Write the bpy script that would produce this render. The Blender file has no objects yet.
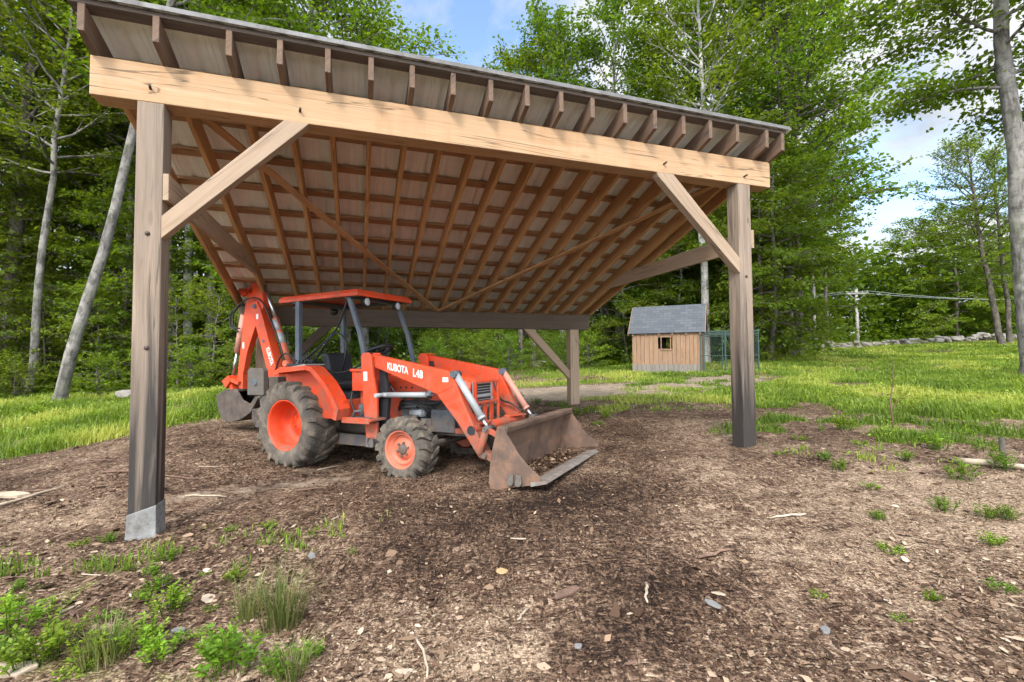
import bpy, bmesh, math, random
import numpy as np
from mathutils import Vector, Matrix
PI = math.pi
R = math.radians
random.seed(7)
rng = np.random.default_rng(7)
sc = bpy.context.scene
col = sc.collection

# ------------------------------------------------------------------ camera
CAM_H = 1.35
F, PITCH, ROLL = 468.75, R(2.122), R(.361)
cam = bpy.data.cameras.new('camera')
cam.sensor_width = 36; cam.lens = F * 36 / 1024; cam.clip_end = 2000; cam.clip_start = .05
co = bpy.data.objects.new('camera', cam); col.objects.link(co)
co.matrix_world = Matrix.Translation((0, 0, CAM_H)) @ Matrix.Rotation(PI / 2 + PITCH, 4, 'X') @ Matrix.Rotation(-ROLL, 4, 'Z')
sc.camera = co

# ------------------------------------------------------------------ noise
_tab = np.random.default_rng(3).random((256, 256))
def vnoise(x, y):
    xi = np.floor(x).astype(int); yi = np.floor(y).astype(int)
    fx = x - xi; fy = y - yi
    fx = fx * fx * (3 - 2 * fx); fy = fy * fy * (3 - 2 * fy)
    a = _tab[xi & 255, yi & 255]; b = _tab[(xi + 1) & 255, yi & 255]
    c = _tab[xi & 255, (yi + 1) & 255]; d = _tab[(xi + 1) & 255, (yi + 1) & 255]
    return (a * (1 - fx) + b * fx) * (1 - fy) + (c * (1 - fx) + d * fx) * fy
def fbm(x, y, s, o=4):
    r = 0; a = .5; t = 0
    x = np.asarray(x, float) * s + 31.7; y = np.asarray(y, float) * s + 11.3
    for i in range(o):
        r = r + a * vnoise(x, y); t += a; a *= .5; x = x * 2.03 + 5.1; y = y * 2.03 + 9.7
    return r / t
def ss(a, b, x):
    t = np.clip((np.asarray(x, float) - a) / (b - a), 0, 1)
    return t * t * (3 - 2 * t)

# ------------------------------------------------------------------ terrain
def gz(x, y):
    x = np.asarray(x, float); y = np.asarray(y, float)
    d = np.hypot(x, y)
    k = np.where(d > 55, 55 / np.maximum(d, 1e-6), 1.0)
    xs, ys = x * k, y * k
    z = .04 * xs + .035 * ys - .01
    z = z - .155 * np.exp(-(((x + 1.5) / 2.1) ** 2 + ((y - 6.3) / 1.7) ** 2))
    z = z + .42 * ss(-3.0, -7.0, x) * ss(7.0, 11.5, y)
    z = z + .16 * np.exp(-(((x + 5.0) / 1.6) ** 2 + ((y - 7.6) / 1.3) ** 2))      # bark heaped at the lawn's edge
    z = z + .10 * np.exp(-(((x - 3.2) / 1.3) ** 2 + ((y - 5.0) / .6) ** 2)) * .4
    near = ss(26, 6, d)
    z = z + near * ((fbm(x, y, .7, 3) - .5) * .10 + (fbm(x, y, 4.0, 4) - .5) * .045)
    z = z + ss(8, 20, d) * (fbm(x, y, .25, 3) - .5) * .25
    return z
def gzf(x, y): return float(gz(np.array([x]), np.array([y]))[0])
def ground_at(px, py):
    """The ground point seen at a pixel of the photograph (used once, to survey positions)."""
    u = (px - 512) / F; v = -(py - 341) / F
    c, s = math.cos(-ROLL), math.sin(-ROLL)
    u, v = u * c - v * s, u * s + v * c
    d = Vector((u, math.cos(PITCH) - v * math.sin(PITCH), math.sin(PITCH) + v * math.cos(PITCH)))
    ts = .5 * 1.01 ** np.arange(520)
    k = int(np.argmax(CAM_H + d.z * ts < gz(d.x * ts, d.y * ts)))
    lo, hi = ts[k - 1], ts[k]
    for _ in range(10):
        t = (lo + hi) / 2
        if CAM_H + d.z * t < gzf(d.x * t, d.y * t): hi = t
        else: lo = t
    return d.x * t, d.y * t
def at(px, D):
    x = (px - 512) / F * D
    return x, D

# ------------------------------------------------------------------ materials
def nt(name):
    m = bpy.data.materials.new(name); m.use_nodes = True
    t = m.node_tree; t.nodes.clear()
    o = t.nodes.new('ShaderNodeOutputMaterial')
    return m, t, o
class G:
    """tiny node-graph helper"""
    def __init__(s, t): s.t = t
    def n(s, typ, **k):
        nd = s.t.nodes.new(typ)
        for a, v in k.items():
            if a.startswith('_'): setattr(nd, a[1:], v)
        return nd
    def l(s, a, b): s.t.links.new(a, b)
    def setin(s, sock, v):
        if hasattr(v, 'is_linked') or isinstance(v, bpy.types.NodeSocket): s.l(v, sock)
        elif v is not None: sock.default_value = v
    def math(s, op, a, b=None, c=None, clamp=False):
        nd = s.t.nodes.new('ShaderNodeMath'); nd.operation = op; nd.use_clamp = clamp
        for i, v in enumerate((a, b, c)):
            if v is not None: s.setin(nd.inputs[i], v)
        return nd.outputs[0]
    def mix(s, f, a, b, blend='MIX'):
        nd = s.t.nodes.new('ShaderNodeMix'); nd.data_type = 'RGBA'; nd.blend_type = blend
        s.setin(nd.inputs['Factor'], f)
        A = [i for i in nd.inputs if i.name == 'A' and i.type == 'RGBA'][0]; B = [i for i in nd.inputs if i.name == 'B' and i.type == 'RGBA'][0]
        s.setin(A, c4(a)); s.setin(B, c4(b))
        return [o for o in nd.outputs if o.type == 'RGBA'][0]
    def noise(s, vec, scale, detail=3, rough=.55, dist=0):
        nd = s.t.nodes.new('ShaderNodeTexNoise'); s.l(vec, nd.inputs['Vector'])
        nd.inputs['Scale'].default_value = scale; nd.inputs['Detail'].default_value = detail
        nd.inputs['Roughness'].default_value = rough; nd.inputs['Distortion'].default_value = dist
        return nd.outputs['Fac']
    def voro(s, vec, scale, feat='F1', rnd=1):
        nd = s.t.nodes.new('ShaderNodeTexVoronoi'); nd.feature = feat; s.l(vec, nd.inputs['Vector'])
        nd.inputs['Scale'].default_value = scale; nd.inputs['Randomness'].default_value = rnd
        return nd
    def ramp(s, f, stops, interp='LINEAR'):
        nd = s.t.nodes.new('ShaderNodeValToRGB'); s.l(f, nd.inputs[0]); nd.color_ramp.interpolation = interp
        e = nd.color_ramp.elements
        while len(e) < len(stops): e.new(.5)
        for i, (p, c) in enumerate(stops):
            e[i].position = p; e[i].color = c4(c)
        return nd.outputs[0]
    def mapr(s, f, a, b, c=0, d=1):
        nd = s.t.nodes.new('ShaderNodeMapRange'); s.l(f, nd.inputs[0])
        for i, v in enumerate((a, b, c, d)): nd.inputs[1 + i].default_value = v
        nd.clamp = True
        return nd.outputs[0]
    def mapping(s, vec, loc=(0, 0, 0), rot=(0, 0, 0), scale=(1, 1, 1)):
        nd = s.t.nodes.new('ShaderNodeMapping'); s.l(vec, nd.inputs[0])
        nd.inputs[1].default_value = loc; nd.inputs[2].default_value = rot; nd.inputs[3].default_value = scale
        return nd.outputs[0]
    def coord(s, which='Object'): return s.t.nodes.new('ShaderNodeTexCoord').outputs[which]
    def attr(s, name, out='Fac'):
        nd = s.t.nodes.new('ShaderNodeAttribute'); nd.attribute_name = name; return nd.outputs[out]
    def bump(s, h, strength=.4, dist=.02):
        nd = s.t.nodes.new('ShaderNodeBump'); s.l(h, nd.inputs['Height'])
        nd.inputs['Strength'].default_value = strength; nd.inputs['Distance'].default_value = dist
        return nd.outputs[0]
    def pbr(s, o, color, rough=.7, metal=0, spec=.4, normal=None):
        b = s.t.nodes.new('ShaderNodeBsdfPrincipled')
        s.setin(b.inputs['Base Color'], c4(color)); s.setin(b.inputs['Roughness'], rough); s.setin(b.inputs['Metallic'], metal)
        s.setin(b.inputs['Specular IOR Level'], spec)
        if normal is not None: s.l(normal, b.inputs['Normal'])
        if o is not None: s.l(b.outputs[0], o.inputs['Surface'])
        return b
def c4(c):
    if isinstance(c, (tuple, list)): return tuple(c) + ((1,) if len(c) == 3 else ())
    return c

def wood(name, light, mid, dark, weather=0.0, bottom_stain=False, knots=True, grainscale=1.0, wcol=(.2, .185, .165), streak=0, streakdark=.4):
    """grain runs along U of the uv map (metres); every member has its own random offset"""
    m, t, o = nt(name); g = G(t)
    uv = g.coord('UV')
    v = g.mapping(uv, scale=(1.1 * grainscale, 26 * grainscale, 1))
    n1 = g.noise(v, 1.0, 5, .6, 1.2)
    v2 = g.mapping(uv, scale=(2.5, 120, 1))
    n2 = g.noise(v2, 1.0, 3, .6, .4)
    big = g.noise(g.mapping(uv, scale=(.6, 2.5, 1)), 1.0, 3, .55)
    c = g.ramp(n1, [(.28, dark), (.45, mid), (.7, light)])
    c = g.mix(g.mapr(n2, .38, .60, 0, .6), c, g.mix(.6, c, dark))
    lo = g.noise(g.mapping(uv, loc=(2, 8, 0), scale=(.5, 13, 1)), 1.0, 4, .6, .8)
    c = g.mix(g.mapr(lo, .45, .68, 0, streakdark), c, dark)
    c = g.mix(g.mapr(big, .35, .7, 0, .45), c, mid)
    h = g.math('ADD', g.math('MULTIPLY', n1, .6), g.math('MULTIPLY', n2, .5))
    if knots:
        vk = g.voro(g.mapping(uv, scale=(1.5, 5.0, 1)), 1.0)
        kd = g.math('ADD', vk.outputs['Distance'], g.math('MULTIPLY', g.math('SUBTRACT', n1, .5), .05))
        km = g.mapr(kd, .06, .12, 1, 0)
        c = g.mix(g.math('MULTIPLY', km, .85), c, tuple(q * .45 for q in dark))
        ko = g.mapr(kd, .12, .26, .55, 0)
        c = g.mix(ko, c, mid)
    # checks: dark drying cracks along the grain
    ck = g.noise(g.mapping(uv, loc=(3, 7, 0), scale=(.35, 7, 1)), 1.0, 3, .55, .5)
    cm = g.mapr(g.math('ABSOLUTE', g.math('SUBTRACT', ck, .5)), .003, .010, .7, 0)
    cmask = g.mapr(g.noise(g.mapping(uv, loc=(1, 2, 0), scale=(.8, 3, 1)), 1.0, 2), .44, .52, 0, 1)
    cm = g.math('MULTIPLY', cm, cmask)
    c = g.mix(cm, c, tuple(q * .22 for q in dark))
    if weather:
        wn = g.noise(g.mapping(uv, loc=(9, 3, 0), scale=(.9, 5, 1)), 1.0, 4, .6, .6)
        c = g.mix(g.math('MULTIPLY', g.mapr(wn, .3, .7, .35, 1), weather), c, g.mix(n1, tuple(q * .55 for q in wcol), tuple(q * 1.25 for q in wcol)))
    if streak:
        sn = g.noise(g.mapping(uv, loc=(5, 1, 0), scale=(6, .8, 1)), 1.0, 3, .6)
        c = g.mix(g.math('MULTIPLY', g.mapr(sn, .52, .72, 0, 1), streak), c, tuple(a * b for a, b in zip(mid, (.85, .62, .45))))
    if bottom_stain:
        ob = g.coord('Object')
        sp = t.nodes.new('ShaderNodeSeparateXYZ'); g.l(ob, sp.inputs[0])
        zz = g.math('ADD', sp.outputs[2], g.math('MULTIPLY', g.math('SUBTRACT', lo, .5), 3.6))
        c = g.mix(g.mapr(zz, .5, 1.75, .93, 0), c, (.024, .022, .021))
    g.pbr(o, c, .78, 0, .25, g.bump(h, .35, .006))
    return m

def plain(name, color, rough=.6, metal=0, spec=.4, var=.25, scale=6, bump=0, dirt=None, dirt_amt=.5, coords='Object', low=None):
    m, t, o = nt(name); g = G(t)
    ob = g.coord(coords)
    n = g.noise(ob, scale, 5, .62)
    c = g.mix(g.mapr(n, .25, .75, 0, 1), tuple(q * (1 - var) for q in color), tuple(min(1, q * (1 + var)) for q in color))
    rg = rough
    if dirt is not None:
        d = g.noise(g.mapping(ob, loc=(4, 2, 7)), scale * 1.7, 6, .68)
        f = g.mapr(d, .46, .68, 0, dirt_amt)
        c = g.mix(f, c, dirt)
        rg = g.math('ADD', g.math('MULTIPLY', f, .4), rough, clamp=True)
    if low is not None:                       # mud thrown up from the wheels: splashes with ragged edges near the bottom of the machine
        sp = t.nodes.new('ShaderNodeSeparateXYZ'); g.l(ob, sp.inputs[0])
        sn = g.noise(g.mapping(ob, loc=(1, 6, 3), scale=(1, 1, .7)), 9, 6, .7)
        hh = g.math('ADD', sp.outputs[2], g.math('MULTIPLY', g.math('SUBTRACT', sn, .5), -2.2))
        f2 = g.mapr(hh, low - .25, low + .35, .8, 0)
        c = g.mix(f2, c, (.15, .105, .072))
        fs = g.noise(g.mapping(ob, loc=(8, 2, 3), scale=(60, 60, 5)), 1, 3, .6)
        c = g.mix(g.mapr(fs, .60, .72, 0, .35), c, (.30, .16, .10))
        rg = g.math('ADD', g.math('MULTIPLY', f2, .4), rg, clamp=True)
    g.pbr(o, c, rg, metal, spec, g.bump(g.noise(ob, scale * 8, 3), bump, .004) if bump else None)
    return m

M = {}
M['beam'] = wood('beam_wood', (.51, .35, .215), (.44, .28, .15), (.32, .18, .09), .12, streak=.3, streakdark=.18, wcol=(.4, .33, .26))
M['post'] = wood('post_wood', (.38, .285, .205), (.275, .20, .142), (.135, .096, .067), .36, True, wcol=(.21, .185, .16), streakdark=.6)
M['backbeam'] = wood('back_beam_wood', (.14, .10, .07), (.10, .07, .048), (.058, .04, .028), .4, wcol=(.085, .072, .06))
M['brace'] = wood('brace_wood', (.44, .32, .215), (.36, .25, .16), (.24, .155, .095), .32, wcol=(.26, .225, .19), streakdark=.3)
M['rafter'] = wood('rafter_wood', (.62, .37, .17), (.50, .275, .115), (.33, .165, .066), .10, wcol=(.25, .2, .16))
M['tail'] = wood('rafter_tail_wood', (.26, .155, .09), (.17, .10, .058), (.09, .054, .034), .4, wcol=(.11, .10, .095))
M['purlin'] = wood('purlin_wood', (.50, .31, .165), (.40, .235, .12), (.27, .15, .072), .12, wcol=(.25, .2, .16))
M['fascia'] = wood('front_purlin_wood', (.15, .105, .075), (.11, .075, .053), (.065, .043, .03), .45, wcol=(.13, .12, .11))
M['strap'] = wood('strap_brace_wood', (.55, .32, .155), (.44, .235, .105), (.3, .15, .065), .1)
M['concrete'] = plain('concrete', (.21, .21, .20), .95, 0, .15, .32, 9, .9, (.10, .085, .07), .75)
M['roofmetal'] = plain('roof_metal', (.88, .94, .89), .42, 0, .5, .05, 2.2, 0, (.70, .74, .66), .35)
M['drip'] = plain('drip_edge_metal', (.17, .165, .16), .6, .2, .3, .2, 3, 0, (.09, .075, .065), .6)
M['bolt'] = plain('bolt_steel', (.08, .055, .045), .6, .6)
ORG = (.74, .078, .016)
M['orange'] = plain('orange_paint', (.58, .052, .011), .48, 0, .38, .18, 3, 0, (.25, .09, .05), .6, low=.62)
M['orange_new'] = plain('wheel_orange', (.66, .055, .012), .5, 0, .35, .08, 3, 0, (.38, .09, .045), .4, low=.2)
M['orange_faded'] = plain('faded_orange', (.52, .13, .072), .55, 0, .4, .16, 4, 0, (.32, .17, .11), .55)
M['orange_pink'] = plain('faded_cylinder', (.48, .225, .17), .5, 0, .4, .14, 5, 0, (.4, .25, .18), .4)
M['frame_grey'] = plain('frame_paint', (.065, .085, .108), .5, 0, .45, .2, 5, 0, (.12, .10, .085), .4, low=.45)
M['block'] = plain('engine_grey', (.085, .10, .115), .6, .1, .35, .3, 5, 0, (.045, .036, .03), .7, low=.5)
M['black'] = plain('black_vinyl', (.018, .019, .022), .5, 0, .4, .3, 6)
M['rubberhose'] = plain('hose_rubber', (.014, .014, .015), .45, 0, .4, .2, 6)
M['chrome'] = plain('cylinder_rod', (.5, .5, .51), .32, 1, .5, .1, 5)
M['silver'] = plain('cylinder_grey', (.30, .315, .32), .45, .1, .5, .1, 5, 0, (.3, .27, .24), .35)
M['tyre'] = plain('tyre_rubber', (.085, .074, .062), .92, 0, .2, .35, 4, .3, (.21, .165, .12), .85)
M['steel'] = plain('worn_bucket_steel', (.115, .075, .055), .68, .1, .35, .45, 3.2, .35, (.25, .14, .085), .85)
M['edge'] = plain('worn_cutting_edge', (.24, .21, .185), .55, .35, .4, .3, 6, .2, (.15, .10, .07), .75)
M['hoesteel'] = plain('digging_bucket_steel', (.07, .055, .046), .7, .1, .35, .4, 5, .4, (.15, .115, .085), .7)
M['pad'] = plain('stabiliser_steel', (.105, .092, .078), .75, 0, .3, .25, 6, .3, (.08, .06, .05), .6)
M['white'] = plain('white_vinyl', (.70, .69, .66), .6, 0, .3, .1, 14, 0, (.5, .3, .2), .5)
M['lamp'] = plain('lamp_glass', (.42, .44, .45), .15, 0, .6, .04)
M['shed'] = wood('shed_board_wood', (.37, .225, .125), (.28, .16, .088), (.17, .095, .053), .35, wcol=(.21, .175, .14), grainscale=.8, streak=.5)
M['skirt'] = wood('shed_skirt_wood', (.24, .205, .17), (.19, .165, .135), (.12, .105, .088), .6, wcol=(.19, .175, .155), grainscale=.8)
M['darkin'] = plain('shed_interior', (.05, .035, .025), .9)
M['pen'] = plain('green_pen_paint', (.022, .05, .043), .5, 0, .4, .15)
M['stone'] = plain('field_stone', (.22, .20, .175), .9, 0, .25, .35, 2.5, .4, (.24, .22, .17), .6, 'Object')
M['slate'] = plain('pale_stone', (.17, .163, .155), .85, 0, .3, .15, 9, .4, (.3, .27, .24), .4)
M['polewood'] = plain('pole_wood', (.34, .32, .29), .9, 0, .2, .2, 3)
M['wire'] = plain('wire_grey', (.25, .27, .26), .6)

def shingle():
    m, t, o = nt('asphalt_shingle'); g = G(t)
    uv = g.coord('UV')
    br = t.nodes.new('ShaderNodeTexBrick'); g.l(uv, br.inputs['Vector'])
    br.inputs['Scale'].default_value = 1; br.inputs['Brick Width'].default_value = .3; br.inputs['Row Height'].default_value = .14
    br.inputs['Mortar Size'].default_value = .008
    br.inputs['Color1'].default_value = (.062, .066, .072, 1); br.inputs['Color2'].default_value = (.10, .104, .11, 1); br.inputs['Mortar'].default_value = (.04, .045, .05, 1)
    n = g.noise(uv, 60, 3)
    c = g.mix(g.mapr(n, .3, .7, 0, .5), br.outputs[0], (.1, .115, .135))
    g.pbr(o, c, .9, 0, .2, g.bump(g.math('ADD', br.outputs['Fac'], g.math('MULTIPLY', n, .3)), .5, -.01))
    return m
M['shingle'] = shingle()

def bark(name, a, b, sc_=1.0, moss=0):
    m, t, o = nt(name); g = G(t)
    ob = g.coord('Object')
    v = g.mapping(ob, scale=(14 * sc_, 14 * sc_, 2.6 * sc_))
    n = g.noise(v, 1, 6, .65, .6)
    p = g.noise(ob, 1.6, 4, .6)
    c = g.ramp(n, [(.3, a), (.62, b)])
    c = g.mix(g.mapr(p, .45, .62, 0, .6), c, tuple(min(1, q * 1.6) for q in b))
    c = g.mix(g.mapr(g.noise(g.mapping(ob, loc=(2, 9, 1)), 4.5, 5, .7), .5, .62, 0, .65), c, tuple(q * .7 for q in a))
    c = g.mix(g.mapr(g.noise(g.mapping(ob, loc=(5, 5, 5)), 3.2, 4, .6), .52, .68, 0, moss), c, (.10, .115, .06))
    g.pbr(o, c, .92, 0, .15, g.bump(n, .8, .03))
    return m
M['bark_grey'] = bark('grey_bark', (.055, .05, .044), (.215, .20, .18), 1, .45)
M['bark_pale'] = bark('pale_lichen_bark', (.12, .11, .1), (.38, .36, .33), .9, .45)
M['bark_dark'] = bark('dark_bark', (.035, .03, .026), (.13, .11, .092), 1, .3)
M['branch_grey'] = bark('branch_bark', (.06, .052, .045), (.16, .14, .12), 1, 0)

def leafmat(name, dark, mid, lite, trans=.42, hue=.5):
    m, t, o = nt(name); g = G(t)
    tone = g.attr('tone')
    c = g.ramp(tone, [(0, dark), (.5, mid), (1, lite)])
    oi = t.nodes.new('ShaderNodeObjectInfo')
    hs = t.nodes.new('ShaderNodeHueSaturation'); g.l(c, hs.inputs['Color'])
    g.l(g.mapr(oi.outputs['Random'], 0, 1, .5 - .020 * hue * 2, .5 + .012 * hue * 2), hs.inputs['Hue'])
    g.l(g.mapr(g.math('FRACT', g.math('MULTIPLY', oi.outputs['Random'], 7.31)), 0, 1, .72, 1.22), hs.inputs['Value'])
    b = g.pbr(None, hs.outputs[0], .5, 0, .3)
    tr = t.nodes.new('ShaderNodeBsdfTranslucent')
    g.l(g.mix(1.0, hs.outputs[0], (1.25, 1.15, .55), 'MULTIPLY'), tr.inputs[0])
    mx = t.nodes.new('ShaderNodeMixShader'); mx.inputs[0].default_value = trans
    g.l(b.outputs[0], mx.inputs[1]); g.l(tr.outputs[0], mx.inputs[2]); g.l(mx.outputs[0], o.inputs['Surface'])
    return m
M['leaf'] = leafmat('leaf_green', (.066, .125, .010), (.125, .21, .015), (.215, .30, .027), .6)
M['leaf_bright'] = leafmat('young_leaf_green', (.08, .15, .010), (.17, .28, .018), (.28, .39, .034), .55)
M['weed'] = leafmat('weed_leaf_green', (.08, .16, .012), (.17, .30, .022), (.30, .43, .04), .4)
M['grass'] = leafmat('grass_green', (.08, .135, .016), (.18, .265, .034), (.37, .40, .085), .42, 0)
M['drygrass'] = leafmat('rush_green', (.06, .10, .02), (.13, .17, .04), (.34, .28, .13), .3, 0)

def litter(name):
    m, t, o = nt(name); g = G(t)
    c = g.ramp(g.attr('tone'), [(0, (.014, .009, .006)), (.3, (.052, .029, .018)), (.55, (.118, .07, .044)), (.8, (.26, .175, .112)), (1, (.46, .36, .26))])
    g.pbr(o, c, .9, 0, .15)
    return m
M['litter'] = litter('bark_chip')

def groundmat():
    m, t, o = nt('ground_soil'); g = G(t)
    ob = g.coord('Object')
    tan, grass, forest, path, dark = g.attr('tan'), g.attr('grass'), g.attr('forest'), g.attr('path'), g.attr('dark')
    def chips(sx, sy, rot, seed):
        w = g.mapping(ob, loc=(seed, seed * 1.7, 0), rot=(0, 0, rot), scale=(sx, sy, 1))
        nz = g.noise(w, .35, 2)
        cm = t.nodes.new('ShaderNodeVectorMath'); cm.operation = 'ADD'; g.l(w, cm.inputs[0])
        k = t.nodes.new('ShaderNodeCombineXYZ'); g.l(g.math('MULTIPLY', nz, 2.0), k.inputs[0]); g.l(g.math('MULTIPLY', nz, -2.0), k.inputs[1]); g.l(k.outputs[0], cm.inputs[1])
        v = g.voro(cm.outputs[0], 1.0)
        s = t.nodes.new('ShaderNodeSeparateColor'); g.l(v.outputs['Color'], s.inputs[0])
        return s.outputs[0], v.outputs['Distance'], s.outputs[1]
    a, ad, a2 = chips(28, 75, .4, 0); b, bd, b2 = chips(60, 24, .9, 5); d, dd, d2 = chips(130, 95, 1.8, 9)
    sel = g.mapr(g.noise(ob, 9, 3), .42, .58, 0, 1)
    cell = g.math('ADD', g.math('MULTIPLY', a, sel), g.math('MULTIPLY', b, g.math('SUBTRACT', 1, sel)))
    cell = g.math('ADD', g.math('MULTIPLY', cell, .62), g.math('MULTIPLY', d, .38))
    broad = g.noise(ob, 1.1, 5, .62)
    mid_ = g.noise(g.mapping(ob, loc=(7, 1, 0)), 5, 5, .65)
    # mulch: dark humus to red-brown bark to pale splinters
    lift = g.math('ADD', g.math('MULTIPLY', g.math('SUBTRACT', broad, .5), 1.0), g.math('MULTIPLY', g.math('SUBTRACT', mid_, .5), .7))
    f = g.math('ADD', cell, lift)
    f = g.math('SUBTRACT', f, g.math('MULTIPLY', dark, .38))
    f = g.math('ADD', f, g.math('MULTIPLY', tan, .30))
    mul = g.ramp(f, [(.05, (.018, .011, .008)), (.31, (.058, .034, .022)), (.53, (.126, .077, .049)), (.75, (.235, .155, .102)), (.99, (.44, .33, .23))])
    sand = g.ramp(g.math('ADD', d, g.math('MULTIPLY', g.math('SUBTRACT', mid_, .5), .8)), [(.1, (.17, .112, .07)), (.5, (.30, .205, .132)), (.95, (.48, .36, .245))])
    tm = g.math('MULTIPLY', g.mapr(g.math('ADD', tan, g.math('MULTIPLY', g.math('SUBTRACT', mid_, .5), 1.3)), .42, .78, 0, 1), .72)
    c = g.mix(tm, mul, sand)
    # packed earth lane
    lane = g.ramp(g.math('ADD', mid_, g.math('MULTIPLY', g.math('SUBTRACT', d, .5), .35)), [(.2, (.16, .115, .08)), (.55, (.32, .245, .175)), (.9, (.46, .37, .28))])
    c = g.mix(g.mapr(g.math('ADD', path, g.math('MULTIPLY', g.math('SUBTRACT', mid_, .5), .9)), .4, .7, 0, 1), c, lane)
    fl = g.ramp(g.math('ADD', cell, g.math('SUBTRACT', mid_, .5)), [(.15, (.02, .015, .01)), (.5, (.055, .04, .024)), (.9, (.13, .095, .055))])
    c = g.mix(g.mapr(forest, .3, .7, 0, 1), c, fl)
    tf = g.ramp(g.math('ADD', g.math('MULTIPLY', d, .4), g.math('MULTIPLY', mid_, .6)), [(.25, (.06, .075, .018)), (.5, (.13, .17, .024)), (.75, (.24, .25, .055))])
    c = g.mix(g.mapr(g.math('ADD', grass, g.math('MULTIPLY', g.math('SUBTRACT', mid_, .5), 1.0)), .45, .72, 0, .92), c, tf)
    h = g.math('ADD', g.math('MULTIPLY', g.math('ADD', a2, b2), .35), g.math('MULTIPLY', d2, .3))
    h = g.math('SUBTRACT', h, g.math('MULTIPLY', g.math('ADD', ad, bd), .45))
    h = g.math('ADD', h, mid_)
    g.pbr(o, c, .95, 0, .12, g.bump(h, .9, .022))
    return m
M['ground'] = groundmat()

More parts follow.
